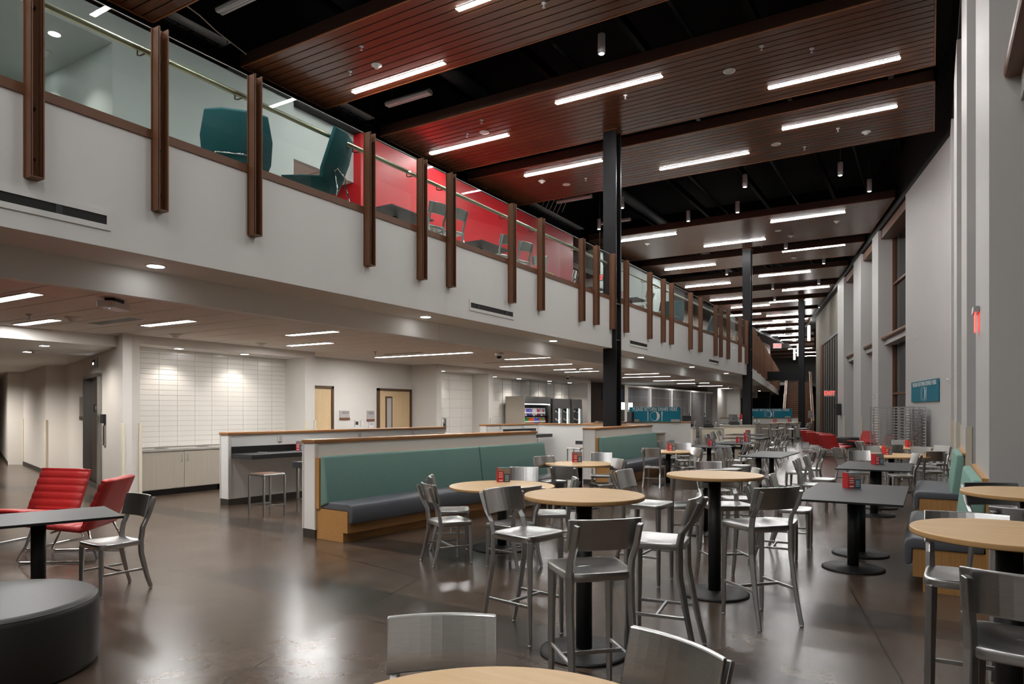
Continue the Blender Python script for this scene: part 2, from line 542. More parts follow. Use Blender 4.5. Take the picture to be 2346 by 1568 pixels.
# ---- right wall, near part (piers along the hall) and bent far part
XR = 0.43
def bl(y):
    """bent wall line: x at a given y"""
    return XR - 0.2278 * (y - 21.2)
BD = Vector((-0.2221, 0.9750))
BN = Vector((0.9750, 0.2221))
ZW = 8.8
wr = struct(MB().box(1.6, 1.8, Y0, 24, 0, ZROOF).build('wall_right_outer', M['black_paint']))
piers = [((XR, 7.2), (XR, 9.25)), ((XR, 11.5), (XR, 13.4)), ((XR, 15.8), (XR, 17.7)), ((XR, 20.0), (XR, 21.2)), ((XR, -1.0), (XR, 1.6)), ((XR, -6.0), (XR, -4.0)),
         ((XR, 21.2), (bl(26.2), 26.2)), ((bl(30.9), 30.9), (bl(32.2), 32.2)), ((bl(35.0), 35.0), (bl(37.1), 37.1)), ((bl(40.4), 40.4), (bl(42.8), 42.8))]
for a, b in piers:
    struct(MB().seg(a, b, 0.75, 0, ZW, 1).build('wall_right_pier', M['pier']))
struct(MB().box(XR + 0.02, 1.6, Y0, 21.2, ZW, ZROOF).build('wall_right_bulkhead', M['black_paint']))
struct(MB().seg((XR + 0.02, 21.2), (bl(70), 70), 0.8, ZW, ZROOF, 1).build('wall_right_bulkhead', M['black_paint']))
bays = [((XR, 1.6), (XR, 7.2)), ((XR, 9.25), (XR, 11.5)), ((XR, 13.4), (XR, 15.8)), ((XR, 17.7), (XR, 20.0)),
        ((bl(26.2), 26.2), (bl(30.9), 30.9)), ((bl(32.2), 32.2), (bl(35.0), 35.0)), ((bl(37.1), 37.1), (bl(40.4), 40.4))]
for i, (a, b) in enumerate(bays):
    a, b = Vector(a), Vector(b)
    d = (b - a).normalized()
    n = Vector((d.y, -d.x))
    L = (b - a).length
    w = MB().seg(a + n * 0.60, b + n * 0.60, 0.02, 0.0, 0.001).build('window_%d' % (i + 1), M['bronze_dark'])
    struct(w, 'tall bronze framed window bay in the right wall')
    for k in range(3):
        t = (0.04, L / 2, L - 0.04)[k]
        MB().seg(a + d * (t - 0.04) + n * 0.50, a + d * (t + 0.04) + n * 0.50, 0.16, 0.1, ZW - 0.3, 1).build('mullion', M['bronze'], w)
    for z in (0.1, 2.3, 6.6):
        MB().seg(a + n * 0.51, b + n * 0.51, 0.14, z, z + 0.08, 1).build('transom', M['bronze'], w)
    for k in range(2):
        t0, t1 = (0.08, L / 2 - 0.04) if k == 0 else (L / 2 + 0.04, L - 0.08)
        for z0, z1 in ((0.18, 2.3), (2.38, 4.3), (4.62, 6.6), (6.68, ZW - 0.3)):
            MB().seg(a + d * t0 + n * 0.58, a + d * t1 + n * 0.58, 0.02, z0, z1, 1).build('pane', M['pane'], w)
    MB().seg(a + n * 0.10, b + n * 0.10, 0.52, 4.46, 4.58, 1).build('ledge', M['bronze'], w, 0.03)
    MB().seg(a + n * 0.22, b + n * 0.22, 0.40, 4.26, 4.46, 1).build('ledge_apron', M['pier'], w)
    MB().seg(a + n * 0.10, b + n * 0.10, 0.5, ZW - 0.34, ZW - 0.02, 1).build('window_head', M['bronze'], w)
# far brick part of the right wall, with steel strips
a, b = Vector((bl(42.8) + 0.25, 42.8)), Vector((bl(57) + 0.25, 57))
wb = struct(MB().seg(a, b, 0.4, 0, ZW, 1).build('wall_right_brick', M['brick_lt']))
MB().seg(a + BD * 0.3, a + BD * 9.5, 0.05, 0, 6.2, -1).build('brick_panel', M['brick'], wb)
for k in range(8):
    q = a + BD * (0.4 + k * 1.22)
    MB().seg(q, q + BD * 0.09, 0.09, 0, 6.3, -1).build('steel_strip', M['black_steel'], wb)
MB().seg(a + BD * 0.3, a + BD * 9.6, 0.10, 6.2, 6.32, -1).build('steel_lintel', M['black_steel'], wb)
MB().seg(a + BD * 9.6, a + BD * 10.6, 0.10, 0, 6.3, -1).build('bronze_jamb', M['bronze'], wb)
struct(MB().seg((bl(57) + 0.25, 57), (-9.95, 76), 0.4, 0, ZROOF, 1).build('wall_far_right', M['brick_lt']))
struct(MB().seg((-9.95, 76), (-13.0, 112), 0.4, 0, ZROOF, 1).build('wall_far_right', M['brick_lt']))
struct(MB().box(-30, 0, 112, 112.3, 0, ZROOF).build('wall_far', M['gray_paint']))
struct(MB().box(-36, 6, Y0 - 0.3, Y0, 0, ZROOF).build('wall_back', M['gray_paint']))
struct(MB().box(-36.3, -36, Y0, 125, 0, ZROOF).build('wall_left_outer', M['gray_paint']))
# corner guards on the right piers
for (x, y) in ((XR, 11.5), (XR, 13.4), (XR, 15.8), (XR, 20.0), (bl(26.2), 26.2), (bl(30.9), 30.9), (bl(35.0), 35.0), (bl(40.4), 40.4)):
    g = MB().prism([(x - 0.015, y - 0.015), (x - 0.015, y + 0.06), (x + 0.0, y + 0.06), (x + 0.0, y), (x + 0.06, y), (x + 0.06, y - 0.015)], 0.1, 1.42).build('trim_corner_guard', M['cream'])
    struct(g)
# ---- balcony: fascia, soffit, beam, upper floor (straight part, then bent part)
BA, BB = (XF, 32.3), (-13.3, 74.8)
BDIR = Vector((BB[0] - BA[0], BB[1] - BA[1])).normalized()
BRN = Vector((BDIR.y, -BDIR.x))
fa = struct(MB().box(XF - 0.12, XF, Y0, 32.3, ZF, 4.60).build('wall_balcony_front', M['white']))
struct(MB().seg(BA, BB, 0.12, ZF, 4.60, -1).build('wall_balcony_front_far', M['white']))
struct(MB().prism([(XF - 0.12, Y0), (XF - 0.12, 32.3), (BB[0] - 0.12, BB[1]), (-36, BB[1]), (-36, Y0)], ZU - 0.15, ZU).build('floor_upper', M['gray_paint']))
struct(MB().box(XB, XF - 0.12, Y0, 32.3, ZF, ZF + 0.1).build('ceiling_balcony_soffit', M['white']))
q0 = Vector(BA) - BRN * 0.12
q1 = Vector(BB) - BRN * 0.12
struct(MB().prism([tuple(q0), tuple(q1), tuple(q1 - BRN * 3.2), tuple(q0 - BRN * 3.2)], ZF, ZF + 0.1).build('ceiling_balcony_soffit_far', M['white']))
for y0, y1 in ((Y0, 10.35), (10.36, 20.4), (20.41, 33.5)):
    struct(MB().box(XB - 0.14, XB, y0, y1, 2.97, ZF + 0.3).build('wall_beam', M['white']))
# ---- low ceiling: separate tiles below a dark grid
low = struct(MB().prism([(-13.7, Y0), (XB - 0.14, Y0), (XB - 0.14, 33.5), (-10.6, 50), (-13.7, 50)], ZL + 0.03, ZL + 0.1).build('ceiling_low', M['ceil_gap']))
tw, tl = 0.61, 1.22
tile_me = MB().box(-tl / 2 + 0.004, tl / 2 - 0.004, -tw / 2 + 0.010, tw / 2 - 0.010, ZL, ZL + 0.03).mesh('ceiling_tile', M['ceil_tile'], 0.004, 1)
for iy in range(0, 34):
    for ix in range(4):
        obj('ceiling_tile', tile_me, low, (-8.66 - ix * tl - (0.0 if iy % 2 == 0 else 0.0), 1.2 + iy * tw, 0))
MB().prism([(-13.7, 21.9), (XB - 0.14, 21.9), (XB - 0.14, 33.5), (-10.6, 50), (-13.7, 50)], ZL, ZL + 0.03).build('ceiling_field', M['ceil_tile'], low)
MB().box(-13.7, -12.93, Y0, 21.9, ZL, ZL + 0.03).build('ceiling_field', M['ceil_tile'], low)
MB().box(-12.93, XB - 0.14, Y0, 0.88, ZL, ZL + 0.03).build('ceiling_field', M['ceil_tile'], low)
# ---- lower left: elevator wall, corridor
def wl(name, a, b, z0, z1, t=0.15, mat='white2', side=1):
    return struct(MB().seg(a, b, t, z0, z1, side).build(name, M[mat]))
E0, E1 = Vector((-12.58, 7.06)), Vector((-19.49, 9.45))
ED = (E1 - E0).normalized()
EN = Vector((-ED.y, ED.x)) * -1           # points away from the camera
EN = Vector((ED.y, -ED.x))
def el(px):
    """point on the elevator wall seen at that photograph column"""
    u = (px - CX_PX) / F_PX
    d = Vector((-SN + u * CS, CS + u * SN))
    w = E1 - E0
    den = d.x * (-w.y) + w.x * d.y
    t = (E0.x * (-w.y) + w.x * E0.y) / den
    return d * t
e_l, e_r = el(199), el(233)
wl('wall_left_elevator', E0, e_r, 0, 3.06)
wl('wall_left_elevator', e_l, E1, 0, 3.06)
wl('wall_left_elevator_head', e_r, e_l, 2.38, 3.06)
struct(MB().seg(E0, E1, 0.02, 0, 0.10, -1).build('baseboard_left', M['base_dark']))
J1, J2, J3, J4, J5 = (-19.89, 9.14), (-23.93, 10.37), (-24.3, 10.1), (-24.96, 10.6), (-32.0, 13.0)
wl('wall_left_nook', E1, J1, 0, 3.06)
wl('wall_left_corridor', J1, J2, 0, 3.06)
wl('wall_left_corridor_jog', J2, J3, 0, 3.06)
wl('wall_left_corridor_far', J3, J5, 0, 3.06)
for a, b in ((J1, J2), (J3, J5), (E1, J1)):
    struct(MB().seg(a, b, 0.02, 0, 0.10, -1).build('baseboard_left', M['base_dark']))
wl('wall_left_corridor_end', J5, (-32, Y0), 0, 3.06)
struct(MB().prism([(-13.05, Y0), (-13.05, 7.5), (-13.6, 9.6), (-33, 15), (-33, Y0)], 2.85, 3.3).build('ceiling_corridor', M['white2']))
# elevator
lift = T('elevator', 'brown elevator door in a steel frame with a black 1 sign', 'elevator', (0, 0, 0))
m0, m1 = e_l + EN * 0.02, e_r + EN * 0.02
mid = (e_l + e_r) / 2
MB().seg(e_l + EN * 0.10, mid + EN * 0.10, 0.04, 0.02, 2.36, 1).build('door_leaf', M['elevator'], lift)
MB().seg(mid + EN * 0.13, e_r + EN * 0.13, 0.04, 0.02, 2.36, 1).build('door_leaf', M['elevator'], lift)
MB().seg(e_l - ED * 0.08, e_l, 0.16, 0, 2.42, 0).build('frame_jamb', M['steel'], lift)
MB().seg(e_r, e_r + ED * 0.08, 0.16, 0, 2.42, 0).build('frame_jamb', M['steel'], lift)
MB().seg(e_r, e_l, 0.16, 2.36, 2.44, 0).build('frame_head', M['steel'], lift)
pl = el(207)
q = el(222)
pq = MB().seg(pl + EN * 0.07, q + EN * 0.07, 0.02, 1.62, 1.80, 1).build('floor_plate', M['black_edge'], lift)
t1 = text_mesh('1', 0.14, M['sign_white'])
o = obj('number', t1, pq, ((pl.x + q.x) / 2 + EN.x * 0.045, (pl.y + q.y) / 2 + EN.y * 0.045, 1.71), math.atan2(-(E1 - E0).y, -(E1 - E0).x))
c0 = el(216)
lan = T('hall_lantern', 'small square elevator indicator above the elevator door', 'indicator', (0, 0, 0))
MB().seg(el(212), el(224), 0.03, 2.58, 2.78, 1).build('plate', M['steel'], lan, 0.008)
MB().seg(el(216), el(221), 0.04, 2.62, 2.74, 1).build('display', M['black_edge'], lan)
MB().seg(el(217.5), el(219.5), 0.045, 2.64, 2.68, 1).build('lit_arrow', M['lamp_pend'], lan)
cp = T('call_panel', 'steel elevator call panel with black reader beside the door', 'call panel', (0, 0, 0))
MB().seg(el(239), el(243), 0.03, 0.95, 1.35, 1).build('plate', M['steel'], cp)
MB().seg(el(237), el(243), 0.06, 1.40, 1.58, 1).build('card_reader', M['black_edge'], cp)
ms = T('wall_sign', 'framed evacuation map sign left of the elevator', 'sign', (0, 0, 0))
MB().seg(el(184), el(197), 0.02, 1.52, 1.98, 1).build('map_sheet', M['card_pic'], ms)
MB().seg(el(184), el(197), 0.025, 1.44, 1.52, 1).build('sign_rail', M['bronze_dark'], ms)
tag(MB().seg(el(191), el(196), 0.01, 1.02, 1.40, 1).build('paper_notice', M['sign_white']), 'narrow white paper notice below the map left of the elevator', 'notice')
# cream corner guards on the left walls
for (x, y, zt) in ((E0.x, E0.y, 1.42), (-12.62, 7.40, 1.42), (J1[0] + 0.02, J1[1], 1.42), (J2[0], J2[1], 1.42), (-12.62, 11.40, 1.42), (-12.62, 11.68, 1.42), (-12.62, 16.7, 1.42), (-12.62, 19.4, 1.42)):
    struct(MB().box(x - 0.03, x + 0.03, y - 0.03, y + 0.03, 0.1, zt).build('trim_corner_guard', M['cream'], None, 0.008))
# pier between elevator wall and tiled niche; niche head, sides and back
XN = -12.62
struct(MB().prism([(XN, 7.075), (XN, 7.40), (-13.9, 7.74), (-13.9, 7.56)], 0, ZL + 0.03).build('wall_niche_pier', M['white2']))
struct(MB().box(XN, XN + 0.015, 7.06, 7.42, 0, 0.10).build('baseboard_niche', M['base_dark']))
struct(MB().box(-13.9, XN, 7.40, 11.38, 2.90, 3.12).build('wall_niche_head', M['white2']))
struct(MB().box(-13.9, XN, 11.38, 11.68, 0, ZL + 0.03).build('wall_niche_pier', M['white2']))
nb = struct(MB().box(-13.5, -13.315, 7.40, 11.38, 0, 2.95).build('wall_niche_back', M['grout']))
tme = MB().box(-0.012, 0.0, 0.003, 0.397, 0.002, 0.102).mesh('wall_tile', M['tile'], 0.002, 1)
for iy in range(10):
    for iz in range(19):
        obj('wall_tile', tme, nb, (-13.303, 7.40 + iy * 0.398, 0.92 + iz * 0.1045))
# second niche (drinking fountain) and third niche (coolers)
struct(MB().box(-14.0, XN, 16.45, 16.70, 0, ZL + 0.03).build('wall_niche_pier', M['white2']))
struct(MB().box(-14.0, XN, 16.70, 19.29, 2.90, 3.12).build('wall_niche_head', M['white2']))
n2b = struct(MB().box(-13.5, -13.3, 16.70, 19.29, 0, 2.95).build('wall_niche_back', M['grout']))
struct(MB().box(-14.0, XN, 19.29, 19.56, 0, ZL + 0.03).build('wall_niche_pier', M['white2']))
struct(MB().box(-14.0, XN, 19.56, 27.1, 2.86, 3.12).build('wall_niche_head', M['white2']))
n3b = struct(MB().box(-13.75, -13.55, 19.56, 27.1, 0, 2.95).build('wall_niche_back', M['grout']))
tm2 = MB().box(-0.012, 0.0, 0.003, 0.647, 0.003, 0.297).mesh('wall_tile', M['tile'], 0.002, 1)
for iy in range(4):
    for iz in range(9):
        obj('wall_tile', tm2, n2b, (-13.288, 16.70 + iy * 0.6475, 0.25 + iz * 0.3))
for iy in range(11):
    for iz in range(9):
        obj('wall_tile', tm2, n3b, (-13.538, 19.60 + iy * 0.68, 0.25 + iz * 0.3))
struct(MB().box(-14.0, XN, 27.07, 27.40, 0, ZL + 0.03).build('wall_niche_pier', M['white2']))
struct(MB().box(XN, XN + 0.015, 19.29, 19.56, 0, 0.10).build('baseboard_niche', M['base_dark']))
# wall with the two doors
struct(MB().box(-13.8, -13.6, 11.68, 16.45, 0, ZL + 0.03).build('wall_doors', M['white2']))
def wood_door(nm_, y0, y1, glass):
    d = struct(MB().box(-13.6, -13.56, y0 + 0.07, y1 - 0.07, 0.01, 2.24).build(nm_, M['door_maple']), 'pale maple door in a dark brown frame')
    MB().box(-13.6, -13.53, y0, y0 + 0.07, 0, 2.31).build('frame_jamb', M['door_frame'], d)
    MB().box(-13.6, -13.53, y1 - 0.07, y1, 0, 2.31).build('frame_jamb', M['door_frame'], d)
    MB().box(-13.6, -13.53, y0, y1, 2.24, 2.31).build('frame_head', M['door_frame'], d)
    if glass:
        MB().box(-13.57, -13.545, y0 + 0.33, y0 + 0.62, 0.9, 2.08).build('lite_frame', M['door_frame'], d)
        MB().box(-13.56, -13.54, y0 + 0.38, y0 + 0.57, 0.95, 2.03).build('pane', M['gray_plastic'], d)
    MB().tube([(-13.52, y1 - 0.16, 1.02), (-13.52, y1 - 0.28, 1.02)], 0.012).build('lever', M['steel'], d)
wood_door('door_1', 12.1, 13.19, False)
wood_door('door_2', 14.91, 16.40, True)
# signs and controls on that wall
def wsign(name, label, cat, y0, y1, z0, z1, mat, strip=None, lines=0):
    s = T(name, label, cat, (-13.6, (y0 + y1) / 2, z0))
    w = (y1 - y0) / 2
    MB().box(0, 0.02, -w, w, 0, z1 - z0).build('plate', M[mat], s)
    if strip:
        MB().box(0, 0.028, -w, w, -0.06, 0).build('wood_strip', M['bronze'], s)
    for k in range(lines):
        MB().box(0.02, 0.022, -w * 0.6, w * 0.75, (z1 - z0) * (0.8 - 0.2 * k), (z1 - z0) * (0.86 - 0.2 * k)).build('print_line', M['black_lam'], s)
    return s
wsign('room_sign', 'small grey room sign right of the first maple door', 'sign', 13.45, 13.82, 1.47, 1.66, 'gray_plastic', True, 2)
wsign('room_sign', 'small grey room sign left of the maple door with a window', 'sign', 14.5, 14.80, 1.42, 1.66, 'gray_plastic', True, 2)
th = wsign('thermostat', 'white thermostat with a blue glow between the two doors', 'thermostat', 14.0, 14.18, 1.22, 1.40, 'plastic')
MB().box(0.02, 0.03, -0.05, 0.05, 0.05, 0.14).build('display', M['black_lam'], th)
MB().box(0.02, 0.03, -0.04, 0.04, -0.012, 0.0).build('status_light', M['screen_blue'], th)
sw = wsign('light_switch', 'white light switch beside the thermostat', 'switch', 14.25, 14.35, 1.22, 1.40, 'plastic')
MB().box(0.02, 0.03, -0.025, 0.025, 0.04, 0.14).build('rocker', M['sign_white'], sw)
wsign('paper_notice', 'white paper notice below the room sign by the windowed door', 'notice', 14.58, 14.76, 1.14, 1.34, 'sign_white', None, 2)
# ---- far lower walls
struct(MB().box(-14.0, -13.8, 27.4, 60, 0, ZL + 0.03).build('wall_servery', M['gray_paint']))
struct(MB().box(-11.6, -10.2, 44.3, 44.6, 0, ZL).build('wall_servery_end', M['white2']))
struct(MB().box(-11.6, -11.0, 42.0, 44.3, 0, ZL).build('wall_servery_pier', M['white2']))
struct(MB().box(-36, -11.4, 60, 60.3, 0, 3.29).build('wall_far_lower', M['black_paint']))
struct(MB().seg((XB, 33.5), (-10.46, 50), 0.14, 2.97, ZF + 0.3, -1).build('wall_beam_far', M['white']))
struct(MB().box(-13.6, -10.4, 50, 50.3, 2.6, 3.3).build('wall_low_ceiling_end', M['white2']))
# ---- upper level walls
struct(MB().box(-12.43, -12.28, 6.71, 10.74, ZU, 8.62).build('wall_upper_white', M['upper']))
struct(MB().box(-17, -12.43, 6.71, 6.86, ZU, 8.3).build('wall_upper_recess_end', M['upper']))
struct(MB().box(-12.43, -12.28, Y0, 6.71, 8.12, 8.62).build('wall_upper_white_head', M['upper']))
struct(MB().box(-17, -12.43, Y0, 6.71, 8.12, 8.3).build('ceiling_upper_recess', M['upper']))
struct(MB().box(-12.6, -12.45, 10.74, 12.8, 7.42, 8.62).build('wall_upper_bulkhead', M['upper']))
struct(MB().box(-17, -12.6, 10.0, 12.8, 7.42, 7.55).build('ceiling_upper_alcove', M['white2']))
for k in range(1, 4):
    MB().box(-17, -12.6, 10.2 + k * 0.8, 10.21 + k * 0.8, 7.415, 7.42).build('ceiling_joint', M['ceil_gap'], bpy.data.objects['ceiling_upper_alcove'])
struct(MB().box(-17.2, -17, Y0, 27, ZU, 8.62).build('wall_upper_back', M['upper']))
struct(MB().box(-16.99, -12.2, 12.8, 12.9, ZU, 8.62).build('wall_upper_red_return', M['red_paint']))
struct(MB().box(-12.35, -12.2, 12.9, 24.8, ZU, 8.62).build('wall_upper_red', M['red_paint']))
struct(MB().box(-14.2, -12.35, 24.65, 24.8, ZU, 8.62).build('wall_upper_red_return', M['red_paint']))
struct(MB().box(-14.3, -14.15, 24.8, 27.2, ZU, 8.62).build('wall_upper_recess', M['gray_paint']))
struct(MB().box(-14.3, -12.3, 27.2, 27.35, ZU, 8.62).build('wall_upper_recess_side', M['upper']))
struct(MB().box(-14.2, -12.2, 24.8, 27.2, 7.4, 7.6).build('ceiling_upper_recess_far', M['black_paint']))
struct(MB().box(-12.45, -12.3, 27.2, 37, ZU, 8.62).build('wall_upper_white_far', M['upper']))
struct(MB().box(-14.6, -14.4, 37, 46, ZU, 8.62).build('wall_upper_dark', M['gray_paint']))
struct(MB().box(-14.6, -14.4, 46, 76, ZU, 8.62).build('wall_upper_wood', M['bronze']))
struct(MB().box(-16.0, -12.92, Y0, 80, 8.62, 8.7).build('ceiling_upper_ledge', M['black_paint']))
struct(MB().box(-13.3, -13.15, Y0, 80, 8.7, ZROOF).build('wall_upper_bulkhead_black', M['black_paint']))
struct(MB().box(-12.92, -12.2, 9.0, 37, 8.62, 8.64).build('trim_wall_top', M['black_paint']))
# ================================================================== columns
def column(y, label, x=-7.11, base=0.0):
    t = T('steel_column', label, 'column', (x, y, base))
    w, d, fl, wb_ = 0.36, 0.36, 0.05, 0.06
    h = ZP - base
    # wide-flange section turned so that one flange faces the eye and the web side faces the hall
    MB().box(-w / 2, w / 2, -d / 2, -d / 2 + fl, 0, h).build('flange', M['black_steel'], t)
    MB().box(-w / 2, w / 2, d / 2 - fl, d / 2, 0, h).build('flange', M['black_steel'], t)
    MB().box(-wb_ / 2, wb_ / 2, -d / 2 + fl, d / 2 - fl, 0, h).build('web', M['black_steel'], t)
    for z in (3.5, 4.45):
        MB().box(-w / 2 + 0.01, w / 2 - 0.01, -d / 2 + fl, d / 2 - fl, z, z + 0.02).build('stiffener', M['steel'], t)
    MB().box(-w / 2 - 0.03, w / 2 + 0.03, -d / 2 - 0.03, d / 2 + 0.03, ZP - 0.02, ZP - 0.005).build('collar', M['wood_ceiling_edge'], t)
    return t
column(16.9, 'black steel column rising behind the short teal booth, nearest of the columns', -7.17)
column(32.3, 'black steel column at the bend of the balcony, second from the camera')
column(48.6, 'black steel column in front of the far stairs', -7.25)
br = MB().box(-10.9, -7.4, 48.45, 48.75, 3.72, 4.32).build('steel_beam', M['black_steel'])
tag(br, 'black steel beam spanning from the far column to the balcony', 'beam')
column(88, 'thin black column far beyond the stairs on the upper level', -13.2, ZU)
# ================================================================== railing
post_y = [-12, -10, -8, -6, -4.5, -3.0, -1.2, 0.6, 1.9, 3.14, 4.35, 5.56, 7.57, 8.79, 9.58, 11.6, 12.78, 14.78, 15.6, 16.62, 17.55, 19.38, 20.57, 21.36, 23.39, 24.59, 26.63, 27.4, 28.55, 30.57, 31.8]
def post_mesh():
    """two brown channels back to back with a gap and a closed foot"""
    m = MB()
    z0, z1 = 3.78, 5.72
    for s in (-1, 1):
        y = s * 0.048
        m.box(0.0, 0.13, y - 0.006, y + 0.006, z0, z1)
        m.box(0.118, 0.13, y - 0.006 if s > 0 else y - 0.006 - 0.0, y + 0.006, z0, z1)
        m.box(0.0, 0.012, min(y, y + s * 0.02), max(y, y + s * 0.02), z0, z1)
    m.box(0.03, 0.042, -0.048, 0.048, z0, z1)
    m.box(0.0, 0.13, -0.054, 0.054, z0 - 0.01, z0)
    return m.mesh('post', M['bronze'])
POST = post_mesh()
BOLT = MB().tube([(0.04, 0, 0), (0.062, 0, 0)], 0.014, 8).mesh('bolt', M['black_steel'])
rl = T('glass_railing', 'glass balcony railing with brown double posts along the near upper floor', 'railing', (XF, 16, 4.6))
def rail_part(o, y):
    o.parent = rl
def at_rail(me, name, y, dx=0.0, dz=0.0, parent=None):
    return obj(name, me, parent or rl, (dx, y - 16, dz - (4.6 if parent is None else 0)))
for y in post_y:
    p = at_rail(POST, 'post', y)
    if y < 16:
        for z in (3.95, 4.42, 5.35):
            obj('bolt', BOLT, p, (0, 0, z))
def glass_run(ys):
    for a, b in zip(ys[:-1], ys[1:]):
        L = b - a - 0.13
        if L > 0.1:
            MB().box(-0.012, 0.0, a + 0.065 - 16, b - 0.065 - 16, 0.04, 1.12).build('glass_pane', M['glass'], rl)
            MB().box(-0.013, 0.001, a + 0.065 - 16, b - 0.065 - 16, 1.12, 1.126).build('glass_edge', M['plastic'], rl)
glass_run([-13.0] + post_y + [32.3])
MB().box(-0.06, 0.015, -33, 16.3, -0.06, 0.035).build('sill_trim', M['bronze'], rl)
MB().tube([(-0.16, -33, 0.93), (-0.16, 16.3, 0.93)], 0.033, 12).build('handrail', M['rail_metal'], rl)
HB = MB().tube([(-0.16, 0, 0.91), (-0.16, 0, 0.85), (-0.10, 0, 0.83), (-0.03, 0, 0.83)], 0.008, 6).mesh('handrail_bracket', M['bronze_dark'])
for y in post_y:
    obj('handrail_bracket', HB, rl, (0, y - 0.12 - 16, 0))
rot_f = math.atan2(BDIR.y, BDIR.x) - math.pi / 2
rl2 = T('glass_railing', 'brown railing posts along the far bent part of the balcony', 'railing', (BA[0], BA[1], 4.6), rot_f)
LF = math.hypot(BB[0] - BA[0], BB[1] - BA[1])
k = 0
yy = 0.8
while yy < LF - 0.5:
    obj('post', POST, rl2, (0, yy, -4.6))
    yy += (1.9, 0.8, 1.25)[k % 3]
    k += 1
MB().box(-0.012, 0.0, 0.3, LF, 0.04, 1.12).build('glass_pane', M['glass'], rl2)
MB().box(-0.06, 0.015, 0.2, LF, -0.06, 0.035).build('sill_trim', M['bronze'], rl2)
MB().tube([(-0.16, 0.2, 0.93), (-0.16, LF, 0.93)], 0.033, 8).build('handrail', M['rail_metal'], rl2)
# slot vents in the balcony front
def vent(y0, y1, label, z=3.52):
    v = T('slot_vent', label, 'vent', (XF, (y0 + y1) / 2, z))
    L = (y1 - y0) / 2
    MB().box(0, 0.012, -L - 0.04, L + 0.04, -0.10, -0.045).build('frame', M['white'], v)
    MB().box(0, 0.012, -L - 0.04, L + 0.04, 0.045, 0.10).build('frame', M['white'], v)
    MB().box(0, 0.012, -L - 0.04, -L, -0.045, 0.045).build('frame', M['white'], v)
    MB().box(0, 0.012, L, L + 0.04, -0.045, 0.045).build('frame', M['white'], v)
    MB().box(0, 0.004, -L, L, -0.045, 0.045).build('slot', M['black_edge'], v)
    for q in (-0.33, 0.33):
        MB().box(0.002, 0.010, q * L * 2 - 0.03, q * L * 2 + 0.03, -0.045, 0.045).build('divider', M['black_lam'], v)
vent(1.2, 3.82, 'long black slot vent in the balcony front at the left edge', 3.56)
vent(10.25, 11.72, 'black slot vent in the balcony front left of the nearest column', 3.56)
vent(17.95, 19.3, 'black slot vent in the balcony front just past the nearest column', 3.56)
vent(25.9, 27.3, 'black slot vent in the balcony front before the second column', 3.56)
# ================================================================== wood ceiling panels
ordn = ['nearest', 'second', 'third', 'fourth', 'fifth', 'sixth', 'seventh', 'eighth', 'ninth', 'tenth', 'eleventh', 'twelfth', 'thirteenth', 'fourteenth', 'fifteenth', 'sixteenth', 'seventeenth', 'eighteenth']
def right_end(y):
    if y < 21.7:
        return 0.09
    if y < 57:
        return -0.0 - 0.2215 * (y - 22.4)
    return -7.66 - 0.13 * (y - 57)
def left_end(y):
    return -12.6 if y < 42 else -12.6 - 0.10 * (y - 42)
pan_y = [(-15.5, -12.5), (-10.6, -7.4), (-5.6, -2.4), (-0.2, 2.6), (4.4, 7.64), (9.58, 12.0), (13.94, 17.2), (18.0, 21.22), (27.1, 31.9), (33.4, 36.1), (38.4, 41.6), (43.6, 46.4), (48.2, 51.4), (53.2, 56.4), (58.0, 61.0), (63.0, 66.0), (68.5, 71.5), (74, 77), (79.5, 82.5), (85, 88), (91, 94), (97, 100)]
PANELS = []
for i, (y0, y1) in enumerate(pan_y, -4):
    xl, xr0, xr1 = left_end(y0), right_end(y0), right_end(y1)
    t = T('ceiling_panel', ('%s hanging wood plank ceiling panel counted from the camera' % ordn[i]) if i >= 0 else 'hanging wood plank ceiling panel behind the camera, %s back' % ordn[-1 - i], 'ceiling panel', ((xl + xr0) / 2, (y0 + y1) / 2, ZP))
    ox, oy = (xl + xr0) / 2, (y0 + y1) / 2
    x0, a, b, ya, yb = xl - ox, xr0 - ox, xr1 - ox, y0 - oy, y1 - oy
    fw = 0.03
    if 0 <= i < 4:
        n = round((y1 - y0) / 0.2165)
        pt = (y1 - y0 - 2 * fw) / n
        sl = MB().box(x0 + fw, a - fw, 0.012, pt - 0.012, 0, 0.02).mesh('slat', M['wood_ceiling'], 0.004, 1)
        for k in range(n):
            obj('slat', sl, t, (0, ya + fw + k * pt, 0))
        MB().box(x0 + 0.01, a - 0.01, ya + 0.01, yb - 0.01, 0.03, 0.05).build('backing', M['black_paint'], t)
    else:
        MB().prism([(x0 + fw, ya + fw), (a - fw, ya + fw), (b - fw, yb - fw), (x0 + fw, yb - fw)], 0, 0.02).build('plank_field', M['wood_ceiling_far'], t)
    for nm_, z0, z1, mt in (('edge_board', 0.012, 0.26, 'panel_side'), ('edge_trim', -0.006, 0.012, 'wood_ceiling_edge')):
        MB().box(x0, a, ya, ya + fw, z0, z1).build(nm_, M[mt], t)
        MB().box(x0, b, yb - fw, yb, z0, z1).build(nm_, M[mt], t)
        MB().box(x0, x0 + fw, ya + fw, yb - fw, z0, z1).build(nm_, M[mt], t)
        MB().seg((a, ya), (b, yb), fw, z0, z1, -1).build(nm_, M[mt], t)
    PANELS.append((xl, xr0, xr1, y0, y1))
